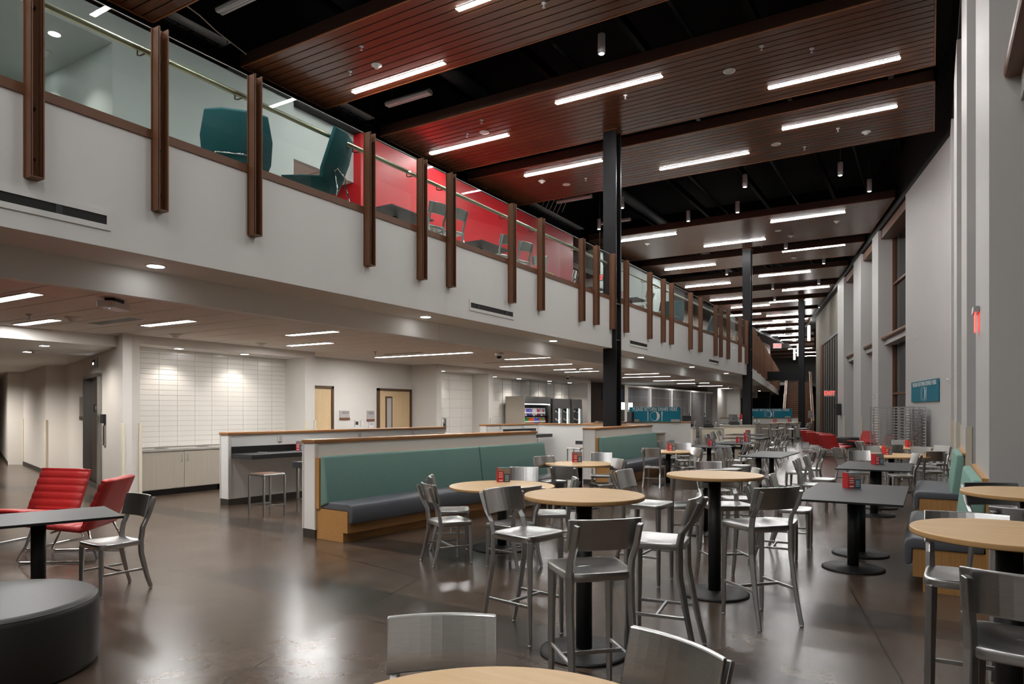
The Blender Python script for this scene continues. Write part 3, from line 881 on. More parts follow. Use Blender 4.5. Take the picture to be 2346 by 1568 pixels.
# ================================================================== lamps of the hall
LD = MB().box(-1.3, 1.3, -0.05, 0.05, -0.014, -0.004).mesh('diffuser', M['lamp_hall'])
LH = MB().box(-1.32, 1.32, -0.062, 0.062, -0.004, 0.0).mesh('housing', M['gray_plastic'])
def strip(x, y, label, ang=0.0, half=1.3):
    t = T('linear_light', label, 'light', (x, y, ZP - 0.006), ang, 'lit strips on the wood ceiling panels')
    d, h_ = obj('diffuser', LD, t), obj('housing', LH, t)
    if half != 1.3:
        d.scale = (half / 1.3, 1, 1)
        h_.scale = (half / 1.3, 1, 1)
    return t
def pos3(n, tot):
    return 'towards the balcony' if n == 0 else ('towards the right wall' if n == tot - 1 else 'in the middle')
near = {0: [(-7.6, 5.2), (-2.2, 6.9)], 1: [(-10.07, 11.69), (-6.1, 10.27), (-1.9, 11.2)], 2: [(-10.9, 15.62), (-6.34, 14.62), (-1.85, 16.44)], 3: [(-9.53, 18.62), (-5.72, 20.23), (-2.0, 19.01)],
        4: [(-10.3, 27.9), (-7.33, 30.72), (-4.0, 28.1)], 5: [(-10.5, 34.75), (-4.53, 33.6)], 6: [(-11.1, 40.2), (-6.7, 39.1)]}
for i, y in enumerate((1.2, -4.0, -9.0, -14.0)):  # unseen strips added behind the camera to brighten the foreground
    for n, x in enumerate((-10.3, -6.0, -2.0)):
        strip(x, y, 'added unseen linear light on the %s wood panel behind the camera, %s' % (ordn[i], pos3(n, 3)))
for i, ls in near.items():
    for n, (x, y) in enumerate(ls):
        strip(x, y, 'bright linear light on the %s wood ceiling panel, %s' % (ordn[i], pos3(n, len(ls))))
far_n = {7: [(-11.2, 45.9), (-6.4, 44.4)], 8: [(-10.8, 49.9), (-8.0, 48.8)], 9: [(-9.5, 55.6), (-12.2, 54.0)], 10: [(-11.5, 60.0), (-9.6, 58.7)], 11: [(-12.3, 64.8), (-11.0, 63.6)], 12: [(-13.2, 70), (-11.4, 71)], 13: [(-12.8, 75)], 14: [(-13.4, 81)], 15: [(-13.0, 86)], 16: [(-13.4, 92)], 17: [(-13.6, 98)]}
for i, ls in far_n.items():
    for n, (x, y) in enumerate(ls):
        strip(x, y, 'far linear light on the %s wood ceiling panel, %s' % (ordn[i], pos3(n, len(ls)) if len(ls) > 1 else 'the only one there'))
# cylinder pendants between the panels
PB = MB().lathe([(0.07, 0.012), (0.076, 0.02), (0.076, 0.40), (0.07, 0.41)], 20).mesh('body', M['gray_plastic'])
PLN = MB().cyl(0, 0, 0.006, 0.012, 0.05, 16).mesh('lens', M['lamp_pend'])
PR = MB().tube([(0, 0, 0.41), (0, 0, ZROOF - 8.9)], 0.008, 6).mesh('stem', M['black_steel'])
pend = [(-5.72, 12.93, 'between the second and third wood panels'), (-5.14, 23.0, 'in the wide black gap, left of the pair over the aisle'), (-2.38, 23.4, 'in the wide black gap, nearer one towards the right wall'), (-1.73, 25.6, 'in the wide black gap, closest to the right wall'),
        (-7.91, 26.0, 'in the wide black gap, just right of the nearest column'), (-6.03, 25.8, 'in the wide black gap, middle of its far row'), (-11.3, 25.3, 'in the wide black gap, over the upper walkway'), (-9.42, 23.1, 'in the wide black gap, half hidden by the nearest column'),
        (-5.52, 32.6, 'just right of the second column top'), (-4.49, 36.9, 'between the sixth and seventh panels near the right wall'), (-5.44, 42.6, 'past the seventh panel near the right wall'), (-8.01, 43.0, 'past the seventh panel over the aisle'), (-9.25, 37.2, 'between the sixth and seventh panels by the second column'), (-6.63, 52.2, 'over the far column, right of it'), (-8.69, 47.3, 'over the far column, left of it')]
for x, y, w in pend:
    t = T('pendant_light', 'grey cylinder pendant light %s' % w, 'light', (x, y, 8.9), 0, 'cylinder pendants in the black ceiling')
    obj('body', PB, t); obj('lens', PLN, t); obj('stem', PR, t)
# switched-off strip housings in the gaps over the walkway
OH = MB().prof_x([(-0.10, 0.0), (-0.08, -0.05), (-0.02, -0.06), (-0.02, -0.03), (0.02, -0.03), (0.02, -0.06), (0.08, -0.05), (0.10, 0.0), (0.06, 0.06), (-0.06, 0.06)], -0.68, 0.68).mesh('housing', M['gray_plastic'])
OT = MB().tube([(-0.66, 0, -0.045), (0.66, 0, -0.045)], 0.012, 8).mesh('lamp_tube', M['sign_white'])
OW = MB().tube([(0, 0, 0.06), (0, 0, ZROOF - 9.3)], 0.004, 5).mesh('hanger', M['black_steel'])
for x, y, w in ((-10.95, 8.37, 'at the top of the view'), (-10.92, 13.1, 'past the second wood panel'), (-10.95, 17.62, 'between the third and fourth wood panels'), (-10.98, 22.4, 'past the fourth wood panel'), (-10.9, 25.9, 'beside the nearest column top'), (-10.98, 32.65, 'before the sixth wood panel'), (-10.98, 37.3, 'before the seventh wood panel')):
    t = T('strip_fixture', 'unlit grey strip light above the walkway, %s' % w, 'light', (x, y, 9.3))
    obj('housing', OH, t); obj('lamp_tube', OT, t); obj('hanger', OW, t, (-0.5, 0, 0)); obj('hanger', OW, t, (0.5, 0, 0))
# wire cable trays along the wall top
def tray(y0, y1, label):
    t = T('cable_tray', label, 'cable tray', (-12.85, y0, 9.28))
    L = y1 - y0
    m = MB()
    for k in range(6):
        x = -0.18 + k * 0.072
        m.tube([(x, 0, 0), (x, L, 0)], 0.012, 4)
    m.build('long_wires', M['black_steel'], t)
    m = MB()
    n = int(L / 0.28)
    for k in range(n + 1):
        m.tube([(-0.18, k * L / n, 0.01), (0.18, k * L / n, 0.01)], 0.014, 4)
    m.build('cross_wires', M['black_steel'], t)
    MB().box(-0.19, 0.19, 0, L, 0.16, 0.19).build('lit_backdrop', M['sign_white'], t)  # white plate added in place of the lit wall showing through the wires
    for q in (0.1, L - 0.1):
        MB().tube([(0.2, q, 0), (0.2, q, ZROOF - 9.28)], 0.008, 5).build('hanger', M['black_steel'], t)
tray(5.0, 9.4, 'wire cable tray along the wall top, nearest piece')
tray(12.1, 13.8, 'short wire cable tray piece past the second wood panel')
tray(17.0, 18.0, 'short wire cable tray piece past the third wood panel')
tray(21.3, 26.8, 'wire cable tray over the red wall by the nearest column')
for k in range(5):
    pts = []
    for q in range(13):
        a = q / 12 * math.pi * 1.1
        pts.append((-12.3 + 0.05 * k + 0.35 * math.sin(a), 22.6 + 0.22 * k + 0.15 * math.cos(a), 9.3 + 0.62 * math.sin(a)))
    tag(MB().tube(pts, 0.012, 5).build('cable_loop', M['cable']), 'loops of pale cable hanging by the tray over the red wall', 'cable', 'cable loops over the red wall')
tag(MB().tube([(-12.2, 7.6, 9.5), (-12.0, 8.2, 9.25), (-12.3, 8.8, 9.3), (-12.3, 9.5, 9.15)], 0.014, 5).build('loose_cable', M['cable']), 'pale loose cable sagging beside the nearest cable tray', 'cable')
# detectors, speakers and sprinklers on the panels
DET = MB().lathe([(0.035, -0.075), (0.05, -0.06), (0.065, -0.03), (0.11, -0.012), (0.115, 0.0)], 20).mesh('detector_body', M['plastic'])
SPK = MB().lathe([(0.10, -0.012), (0.125, -0.008), (0.13, 0.0)], 20).mesh('speaker_grille', M['plastic'])
SPR = MB().lathe([(0.03, -0.085), (0.03, -0.08), (0.008, -0.075), (0.01, -0.03), (0.045, -0.01), (0.045, 0.0)], 12).mesh('sprinkler_body', M['gray_plastic'])
for kind, x, y, w in (('d', -10.06, 11.03, 'left part of the second panel'), ('s', -10.73, 10.93, 'left part of the second panel'), ('s', -9.8, 10.3, 'near edge of the second panel, beside the detector'), ('s', -5.96, 10.92, 'middle of the second panel'),
        ('p', -10.05, 15.15, 'left part of the third panel'), ('s', -9.69, 14.48, 'left part of the third panel'), ('s', -10.5, 15.0, 'red-tinted left end of the third panel'), ('p', -3.72, 15.18, 'right part of the third panel'), ('s', -2.91, 14.47, 'right part of the third panel'), ('s', -2.06, 15.1, 'right end of the third panel'), ('s', -6.07, 15.08, 'middle of the third panel'),
        ('p', -3.64, 20.0, 'right part of the fourth panel'), ('d', -1.45, 20.34, 'right end of the fourth panel'), ('s', -2.06, 19.71, 'right end of the fourth panel'), ('s', -3.0, 20.6, 'right part of the fourth panel'), ('d', -10.61, 19.31, 'left part of the fourth panel'), ('p', -10.09, 20.02, 'left part of the fourth panel'), ('s', -9.3, 19.8, 'left part of the fourth panel'),
        ('p', -5.3, 29.6, 'right part of the fifth panel'), ('d', -5.0, 30.7, 'right part of the fifth panel'), ('d', -3.1, 29.3, 'right end of the fifth panel'), ('d', -10.6, 28.9, 'left part of the fifth panel'), ('p', -5.6, 35.2, 'sixth panel')):
    nm_, me, cat, wd = {'d': ('smoke_detector', DET, 'smoke detector', 'white round smoke detector'), 'p': ('ceiling_speaker', SPK, 'speaker', 'flat white round ceiling speaker'), 's': ('sprinkler_head', SPR, 'sprinkler', 'small sprinkler head')}[kind]
    o = obj(nm_, me, None, (x, y, ZP - 0.002))
    tag(o, '%s on the %s' % (wd, w), cat, 'ceiling devices')
# ================================================================== lamps and devices of the low ceiling
def low_strip(x0, x1, y, label, w=0.15, z=ZL):
    t = T('recessed_strip_light', label, 'light', ((x0 + x1) / 2, y, z), 0, 'lit strips in the low ceiling')
    L = (x1 - x0) / 2
    MB().box(-L, L, -w / 2, w / 2, -0.008, -0.002).build('diffuser', M['lamp_low'], t)
    for s in (-1, 1):
        MB().box(-L - 0.03, L + 0.03, s * (w / 2 + 0.012) - 0.012, s * (w / 2 + 0.012) + 0.012, -0.014, 0).build('trim', M['sign_white'], t)
        MB().box(s * (L + 0.015) - 0.015, s * (L + 0.015) + 0.015, -w / 2, w / 2, -0.014, 0).build('trim', M['sign_white'], t)
for x0, x1, y, w in ((-10.5, -9.2, 4.12, 'at the left edge'), (-12.75, -11.55, 5.45, 'second from the left edge'), (-11.1, -9.85, 6.6, 'in front of the tiled niche'), (-10.2, -8.98, 8.8, 'right of the niche, nearer of a pair'), (-11.8, -10.55, 10.2, 'right of the niche, farther of a pair'), (-12.4, -9.4, 13.6, 'long one in front of the doors'), (-9.85, -8.5, 15.9, 'by the dome camera'), (-11.6, -9.1, 18.4, 'in front of the fountain niche'), (-10.9, -9.5, 20.7, 'before the coolers'), (-11.2, -9.9, 22.1, 'past the previous one before the coolers'), (-9.9, -8.6, 24.6, 'behind the nearest column'), (-10.9, -8.9, 26.8, 'over the servery, first row'), (-10.9, -9.0, 30.5, 'over the servery, second row'), (-10.9, -9.3, 34.0, 'over the servery, third row'), (-11.0, -9.7, 38.0, 'over the servery, fourth row'), (-11.0, -10.3, 42.5, 'over the servery, last row')):
    low_strip(x0, x1, y, 'bright strip light in the low ceiling, %s' % w, 0.15 if y < 15 else 0.10)
for x, y, w in ((-11.88, 7.64, 'in front of the tiled niche'), (-11.07, 5.46, 'left of the niche'), (-11.93, 9.59, 'right end of the niche'), (-9.97, 20.65, 'before the coolers')):
    tag(obj('smoke_detector', DET, None, (x, y, ZL)), 'white smoke detector on the low ceiling, %s' % w, 'smoke detector', 'low ceiling devices')
for x, y, w in ((-11.27, 4.96, 'near the left edge'), (-11.27, 12.31, 'before the doors')):
    tag(obj('sprinkler_head', SPR, None, (x, y, ZL)), 'sprinkler head hanging from the low ceiling, %s' % w, 'sprinkler', 'low ceiling devices')
DM = MB().lathe([(0.03, -0.15), (0.06, -0.13), (0.075, -0.09)], 16).mesh('dome', M['bronze_glass'])
DB = MB().lathe([(0.085, -0.09), (0.10, -0.06), (0.11, 0.0)], 20).mesh('housing', M['plastic'])
for x, y, w in ((-8.89, 14.04, 'close to the balcony beam'), (-12.2, 24.3, 'over the coolers'), (-9.6, 33.0, 'over the servery counters'), (-9.4, 38.5, 'near the second column')):
    t = T('dome_camera', 'white dome camera with a dark bubble, %s' % w, 'camera', (x, y, ZL))
    obj('housing', DB, t); obj('dome', DM, t)
pj = T('ceiling_projector', 'white wireless unit mounted under the low ceiling by the beam', 'ceiling device', (-8.85, 4.85, ZL), math.radians(35))
MB().box(-0.10, 0.10, -0.22, 0.22, -0.13, -0.05).build('body', M['plastic'], pj, 0.012)
MB().box(-0.06, 0.06, -0.10, 0.14, -0.05, 0.0).build('bracket', M['black_edge'], pj)
MB().cyl(0.0, -0.1, -0.136, -0.129, 0.008, 8).build('status_light', M['screen_blue'], pj)
lv = T('ceiling_diffuser', 'slotted air diffuser in the low ceiling before the tiled niche', 'vent', (-11.0, 6.05, ZL))
for k in range(4):
    MB().box(-0.6, 0.6, -0.10 + k * 0.055, -0.07 + k * 0.055, -0.006, 0.0).build('slot', M['black_edge'], lv)
MB().box(-0.62, 0.62, -0.13, 0.13, -0.003, 0.0).build('frame', M['plastic'], lv)
for x, y, w in ((-11.0, 13.0, 'before the doors'), (-10.6, 16.9, 'before the fountain niche')):
    lv = T('ceiling_diffuser', 'slotted air diffuser in the low ceiling, %s' % w, 'vent', (x, y, ZL))
    MB().box(-0.62, 0.62, -0.08, 0.08, -0.003, 0.0).build('frame', M['plastic'], lv)
    MB().box(-0.6, 0.6, -0.04, -0.01, -0.006, 0.0).build('slot', M['black_edge'], lv)
    MB().box(-0.6, 0.6, 0.015, 0.045, -0.006, 0.0).build('slot', M['black_edge'], lv)
# round downlights; each holds its own spot lamp
DR = MB().lathe([(0.10, -0.008), (0.112, -0.006), (0.115, 0.0)], 24).mesh('trim_ring', M['plastic'])
DLN = MB().cyl(0, 0, -0.011, -0.008, 0.088, 24).mesh('lens', M['lamp_down'])
SQR = MB().box(-0.085, 0.085, -0.085, 0.085, -0.008, 0.0).mesh('trim_ring', M['plastic'])
SQL = MB().box(-0.06, 0.06, -0.06, 0.06, -0.011, -0.008).mesh('lens', M['lamp_down'])
def downlight(x, y, z, label, power=0.0, square=False, angle=95, grp='small downlights'):
    t = T('downlight', label, 'light', (x, y, z), 0, grp)
    obj('trim_ring', SQR if square else DR, t)
    obj('lens', SQL if square else DLN, t)
    if power:
        l = bpy.data.lights.new('downlight_lamp', 'SPOT')
        l.energy = power
        l.color = (1.0, 0.93, 0.85)
        l.spot_size = math.radians(angle)
        l.spot_blend = 0.6
        l.shadow_soft_size = 0.05
        o = obj('downlight_lamp', l, t, (0, 0, -0.03))
    return t
for (y, w) in ((4.6, 'first from the left'), (9.5, 'second from the left'), (14.26, 'third from the left'), (19.95, 'just past the nearest column'), (25.2, 'between the columns'), (30.2, 'before the second column')):
    downlight(-7.53, y, ZF, 'round downlight in the balcony soffit, %s' % w, 110)
for k in range(5):
    q = Vector(BA) + BDIR * (4 + 7 * k) - BRN * 0.9
    downlight(q.x, q.y, ZF, 'round downlight under the far bent balcony, number %s from the second column' % ordn[k].replace('nearest', 'first'))
for x, y, z, w in ((-12.88, 8.35, 2.90, 'left one over the niche worktop'), (-12.88, 9.9, 2.90, 'right one over the niche worktop'), (-12.98, 17.2, 2.90, 'over the drinking fountain'), (-13.05, 20.3, 2.86, 'left one over the coolers'), (-13.05, 22.0, 2.86, 'second over the coolers'), (-13.05, 24.4, 2.86, 'third over the coolers'), (-13.05, 26.2, 2.86, 'right one over the coolers')):
    downlight(x, y, z, 'small square downlight in the niche head, %s' % w, 22, True, 120)
for x, y, w in ((-13.94, 6.38, 'nearer one'), (-15.64, 6.85, 'farther one')):
    downlight(x, y, 2.85, 'square downlight in the corridor ceiling by the elevator, %s' % w, 65, True, 160)
for x, y in ((-19.5, 6.5), (-24.5, 8.0)):
    downlight(x, y, 2.85, 'square downlight deeper in the corridor ceiling', 300, True, 165)
tag(obj('smoke_detector', DET, None, (-15.17, 6.78, 2.85)), 'smoke detector on the corridor ceiling by the elevator', 'smoke detector')
for x, y, w in ((-12.85, 6.04, 'right one'), (-14.37, 6.5 - 0.15, 'left one')):
    downlight(x, y, 8.12, 'round downlight in the upper recess ceiling, %s' % w, 45)
tag(obj('smoke_detector', DET, None, (-13.65, 6.25, 8.12)), 'smoke detector on the upper recess ceiling', 'smoke detector')
downlight(-14.2, 11.8, 7.42, 'round downlight in the alcove left of the red wall', 160)
downlight(-13.2, 26.0, 7.4, 'round downlight in the upper recess past the red wall', 120)
# hanging glass tube lamps by the stairs
for x, y, w in ((-8.3, 59.3, 'nearest'), (-11.5, 74.9, 'second'), (-12.66, 80.0, 'farthest')):
    t = T('tube_pendant', 'long glowing tube lamp hanging above the far stairs, %s of the three' % w, 'light', (x, y, 7.3))
    MB().cyl(0, 0, 0, 1.2, 0.10, 16).build('glow_tube', M['lamp_tube'], t)
    MB().tube([(0, 0, 1.2), (0, 0, ZROOF - 7.3)], 0.012, 6).build('stem', M['black_steel'], t)
# ================================================================== aluminium chairs and stools
def seat_mesh(zs, w=0.41, d=0.40):
    """saddle seat: rounded square top with two hollows, rolled rim"""
    n = 14
    vs_, fs = [], []
    def rim(a):
        c_, s_ = math.cos(a), math.sin(a)
        e = 0.32
        x = math.copysign(abs(c_) ** e, c_) * w / 2
        y = math.copysign(abs(s_) ** e, s_) * d / 2
        return x * (1.0 + 0.06 * (y / (d / 2))), y
    K = 32
    rings = [(0.0, 0), (0.35, 0), (0.62, 0), (0.82, 0), (0.93, 0), (0.985, 0.0), (1.0, -0.008), (1.0, -0.042), (0.96, -0.046)]
    idx = []
    for r, dz in rings:
        row = []
        for k in range(K):
            a = 2 * math.pi * (k + 0.5) / K
            x, y = rim(a)
            x, y = x * r, y * r
            z = zs + dz
            if r < 0.99:
                lx = abs(x) / (w / 2)
                bowl = max(0.0, 1 - ((x / (w * 0.46)) ** 2) ** 1.5) * max(0.0, 1 - (((y + 0.02) / (d * 0.46)) ** 2) ** 1.5)
                ridge = math.exp(-(x / 0.035) ** 2) * (0.5 + y / d)
                z += -0.030 * bowl + 0.022 * ridge * bowl + 0.006 * (y / d) * (1 - r)
            vs_.append((x, y, z))
            row.append(len(vs_) - 1)
        idx.append(row)
    m = MB()
    f2 = []
    for j in range(1, len(rings)):
        for k in range(K):
            k2 = (k + 1) % K
            if j == 1:
                continue
            f2.append((idx[j - 1][k], idx[j][k], idx[j][k2], idx[j - 1][k2]))
    f2.append(tuple(idx[1]))
    f2.append(tuple(idx[-1][::-1]))
    vs_ = vs_
    m.add(vs_, f2, True)
    me = m.mesh('seat', M['alu'], 0, smooth='fix')
    bm = bmesh.new(); bm.from_mesh(me)
    bmesh.ops.delete(bm, geom=[v for v in bm.verts if not v.link_faces], context='VERTS')
    bmesh.ops.recalc_face_normals(bm, faces=bm.faces)
    bm.to_mesh(me); bm.free()
    me.polygons.foreach_set('use_smooth', [len(p.vertices) <= 4 or p.center.z > zs - 0.04 for p in me.polygons])
    return me
def back_mesh(z0, z1, y0, y1, w=0.41, curve=0.035):
    """curved slab: y0/y1 position of bottom and top edge"""
    n = 10
    m = MB()
    th = 0.022
    vs_, fs = [], []
    for j, (z, y) in enumerate(((z0, y0), (z1, y1))):
        for i in range(n + 1):
            x = -w / 2 + w * i / n
            c_ = -curve * (1 - (2 * x / w) ** 2)
            vs_ += [(x, y + c_, z), (x, y + c_ - th, z)]
    o = 2 * (n + 1)
    for i in range(n):
        a = 2 * i
        fs += [(a, a + 2, o + a + 2, o + a), (a + 1, o + a + 1, o + a + 3, a + 3), (a, a + 1, a + 3, a + 2), (o + a, o + a + 2, o + a + 3, o + a + 1)]
    fs += [(0, o, o + 1, 1), (2 * n, 2 * n + 1, o + 2 * n + 1, o + 2 * n)]
    m.add(vs_, fs)
    me = m.mesh('backrest', M['alu'], 0.006, 2)
    return me
def aluminium_set(zs, ztop, slab, zst, fdy, rw=0.165):
    """all shared part meshes of one chair kind"""
    s = {}
    s['seat'] = seat_mesh(zs)
    yb0, yb1 = -0.185, -0.235
    s['backrest'] = back_mesh(ztop - slab, ztop, yb0 - 0.0, yb1)
    for sd in (-1, 1):
        x = sd * 0.175
        k = (ztop - slab - zs)
        pth = [(x * 1.07, -0.185 - fdy, 0.012), (x * 1.05, -0.185 - fdy * 0.62, zs * 0.22), (x * 1.03, -0.185 - fdy * 0.28, zs * 0.45), (x * 1.01, -0.178, zs * 0.72), (x, -0.175, zs - 0.02), (x, -0.192, zs + k * 0.55), (x, -0.246, ztop - slab + 0.02), (x, -0.302, ztop - 0.025)]
        s['rear%d' % sd] = MB().sweep(pth, 0.032, [0.026, 0.030, 0.036, 0.040, 0.042, 0.040, 0.036, 0.032]).mesh('leg', M['alu_b'], 0.005, 2)
        s['front%d' % sd] = MB().sweep([(x * 1.04, 0.175, 0.012), (x * 1.02, 0.172, zs * 0.6), (x, 0.168, zs - 0.035)], [0.028, 0.036, 0.042], [0.028, 0.036, 0.042]).mesh('leg', M['alu_b'], 0.006, 2)
        s['side%d' % sd] = MB().box(x * 1.03 - 0.008, x * 1.03 + 0.008, -0.19 - fdy * 0.35, 0.17, zst - 0.011, zst + 0.011).mesh('side_stretcher', M['alu_b'], 0.003, 1)
        for nm_, yy in (('gf', 0.175), ('gr', -0.185 - fdy)):
            s[nm_ + str(sd)] = MB().lathe([(0.014, 0.0), (0.015, 0.008), (0.010, 0.014)], 10, x * (1.04 if nm_ == 'gf' else 1.07), yy).mesh('glide', M['plastic'])
    s['cross'] = MB().box(-0.18, 0.18, -0.035, -0.017, zst - 0.011, zst + 0.011).mesh('cross_stretcher', M['alu_b'], 0.003, 1)
    return s
KIT = {'chair': aluminium_set(0.46, 0.86, 0.20, 0.19, 0.075), 'stool': aluminium_set(0.76, 1.06, 0.175, 0.27, 0.105)}
BACKZ = {'chair': 0.755, 'stool': 0.965}
SEATZ = {'chair': 0.46, 'stool': 0.76}
def seatpost(kind, x, y, a, label, z=0.0, group=None, far=False):
    t = T('dining_chair' if kind == 'chair' else 'bar_stool', label, 'chair' if kind == 'chair' else 'bar stool', (x, y, z), a, group or ('aluminium chairs' if kind == 'chair' else 'aluminium bar stools'))
    k = KIT[kind]
    obj('seat', k['seat'], t)
    obj('backrest', k['backrest'], t)
    for sd in (-1, 1):
        l1 = obj('leg', k['rear%d' % sd], t)
        l2 = obj('leg', k['front%d' % sd], t)
        if not far:
            obj('glide', k['gr%d' % sd], l1)
            obj('glide', k['gf%d' % sd], l2)
        obj('side_stretcher', k['side%d' % sd], t)
    obj('cross_stretcher', k['cross'], t)
    return t
def chair(kind, label, seat=None, back=None, face=None, d=None, z=0.0, far=False, group=None):
    """seat / back: photograph points of the seat centre and of the backrest centre; face: a world point; d: a heading in (right, ahead)"""
    B = Vector(P(*back, BACKZ[kind])) if back else None
    Sx = Vector(P(*seat, SEATZ[kind])) if seat else None
    if d is not None:
        h = Vector(RD(*d)).normalized()
    elif face is not None:
        h = (Vector(face) - (Sx if Sx is not None else B)).normalized()
    else:
        h = (Sx - B).normalized()
    pos = Sx if Sx is not None else B + h * 0.21
    return seatpost(kind, pos.x, pos.y, math.atan2(-h.x, h.y), label, z, group, far)
# ================================================================== tables
def round_table(name, label, x, y, zt, r, tr=0.27, rot=0.0, pole=0.055):
    t = T(name, label, 'table', (x, y, 0), rot)
    tp = MB().lathe([(r - 0.006, zt - 0.030), (r, zt - 0.026), (r, zt - 0.004), (r - 0.003, zt)], 64).build('tabletop', M['maple'], t)
    MB().lathe([(r + 0.0005, zt - 0.027), (r + 0.0012, zt - 0.024), (r + 0.0012, zt - 0.006), (r + 0.0005, zt - 0.003)], 64).build('edge_band', M['maple_edge'], tp)
    MB().lathe([(tr, 0.0), (tr, 0.012), (tr - 0.02, 0.020), (pole + 0.03, 0.028), (pole + 0.02, 0.034)], 40).build('base_disc', M['black_metal'], t)
    MB().cyl(0, 0, 0.03, zt - 0.06, pole, 24).build('pole', M['black_metal'], t)
    m = MB().box(-r * 0.6, r * 0.6, -0.03, 0.03, zt - 0.055, zt - 0.030).box(-0.03, 0.03, -r * 0.6, -0.03, zt - 0.055, zt - 0.030).box(-0.03, 0.03, 0.03, r * 0.6, zt - 0.055, zt - 0.030)
    m.build('spider', M['black_metal'], t)
    return t
def rect_table(label, x0, x1, y0, y1, poles, zt=0.745, rot=None, ctr=None, tr=0.30):
    if ctr is None:
        ctr = ((x0 + x1) / 2, (y0 + y1) / 2)
    t = T('cafe_table', label, 'table', (ctr[0], ctr[1], 0), rot or 0.0)
    a, b = (x1 - x0) / 2, (y1 - y0) / 2
    tp = MB().box(-a, a, -b, b, zt - 0.022, zt).build('tabletop', M['black_lam'], t, 0.003, 1)
    MB().box(-a - 0.0008, a + 0.0008, -b - 0.0008, b + 0.0008, zt - 0.019, zt - 0.003).build('edge_band', M['black_edge'], tp)
    for px, py in poles:
        MB().lathe([(tr, 0.0), (tr, 0.012), (tr - 0.02, 0.020), (0.085, 0.028), (0.075, 0.034)], 40, px, py).build('base_disc', M['black_metal'], t)
        MB().cyl(px, py, 0.03, zt - 0.05, 0.055, 24).build('pole', M['black_metal'], t)
        MB().box(px - a * 0.8, px + a * 0.8, py - 0.04, py + 0.04, zt - 0.05, zt - 0.022).build('top_plate', M['black_metal'], t)
    return t
# ---- menu card boxes
CB = MB().box(-0.062, 0.062, -0.045, 0.045, 0.0, 0.155).mesh('box', M['card_teal'], 0.002, 1)
def card(x, y, z, label, a=0.0):
    t = T('menu_card_box', label, 'menu card', (x, y, z), a, 'menu card boxes')
    t.scale = (1.25, 1.25, 1.15)
    obj('box', CB, t)
    for s in (-1, 1):
        MB().box(-0.062, 0.0, s * 0.0465 - 0.0012, s * 0.0465 + 0.0012, 0.0, 0.155).build('red_card', M['card_red'], t)
        MB().box(0.001, 0.06, s * 0.0475 - 0.001, s * 0.0475 + 0.001, 0.09, 0.15).build('picture', M['card_pic'], t)
        for k in range(3):
            MB().box(-0.052, -0.012, s * 0.0482 - 0.0008, s * 0.0482 + 0.0008, 0.052 + k * 0.022, 0.060 + k * 0.022).build('print_line', M['sign_white'], t)
        for k in range(4):
            MB().box(0.012, 0.05, s * 0.0472 - 0.0006, s * 0.0472 + 0.0006, 0.016 + k * 0.017, 0.022 + k * 0.017).build('print_line', M['sign_white'], t)
        MB().box(-0.05, -0.012, s * 0.0482 - 0.0008, s * 0.0482 + 0.0008, 0.012, 0.026).build('crest_print', M['sign_white'], t)
        MB().box(s * 0.0632 - 0.001, s * 0.0632 + 0.001, -0.044, 0.044, 0.0, 0.155).build('red_card', M['card_red'], t)
    MB().box(-0.06, 0.0, -0.0488, -0.0476, 0.118, 0.152).build('picture', M['card_pic'], t)
    return t
CAMA = YAW      # heading that faces the eye
# ---- bar-height round tables with stools
T1 = P(1338, 1133, 1.07); T2 = P(1637, 1087, 1.07)
round_table('bar_table', 'tall round pale wood table, nearest the centre of the room', *T1, 1.07, 0.405, 0.30)
round_table('bar_table', 'tall round pale wood table, second in from the centre', *T2, 1.07, 0.42, 0.30)
T3 = RD(0.7209 * 3.23, 3.23); T4 = RD(0.75 * 4.8, 4.8)
round_table('bar_table', 'tall round pale wood table at the right edge, nearer one', *T3, 1.07, 0.405, 0.30)
round_table('bar_table', 'tall round pale wood table at the right edge, farther one by the wall', *T4, 1.07, 0.405, 0.30)
chair('stool', 'aluminium bar stool in front of the central tall table, back to the camera', (1352, 1294), d=(-0.22, 0.98))
chair('stool', 'aluminium bar stool left of the central tall table', (1208, 1217), (1149, 1146))
chair('stool', 'aluminium bar stool right of the central tall table', (1507, 1232), (1541, 1166))
chair('stool', 'aluminium bar stool left of the second tall table', (1484, 1151), (1462, 1101))
chair('stool', 'aluminium bar stool right of the second tall table, back to the camera', (1733, 1196), (1795, 1148))
chair('stool', 'aluminium bar stool on the far side of the second tall table, facing the camera', (1665, 1154), d=(0.1, -1))
def rd_stool(r, d, hr, hd, label):
    x, y = RD(r, d)
    h = Vector(RD(hr, hd)).normalized()
    seatpost('stool', x, y, math.atan2(-h.x, h.y), label)
rd_stool(2.44, 3.68, -0.5, -0.86, 'aluminium bar stool behind the tall table at the right edge, facing the camera')
rd_stool(1.97, 2.62, 0.62, 0.78, 'aluminium bar stool in the bottom right corner, back to the camera')
rd_stool(3.2, 4.25, 0.6, 0.78, 'aluminium bar stool between the two tall tables at the right edge')
rd_stool(3.82, 5.30, -0.1, -1, 'aluminium bar stool behind the farther tall table at the right edge')
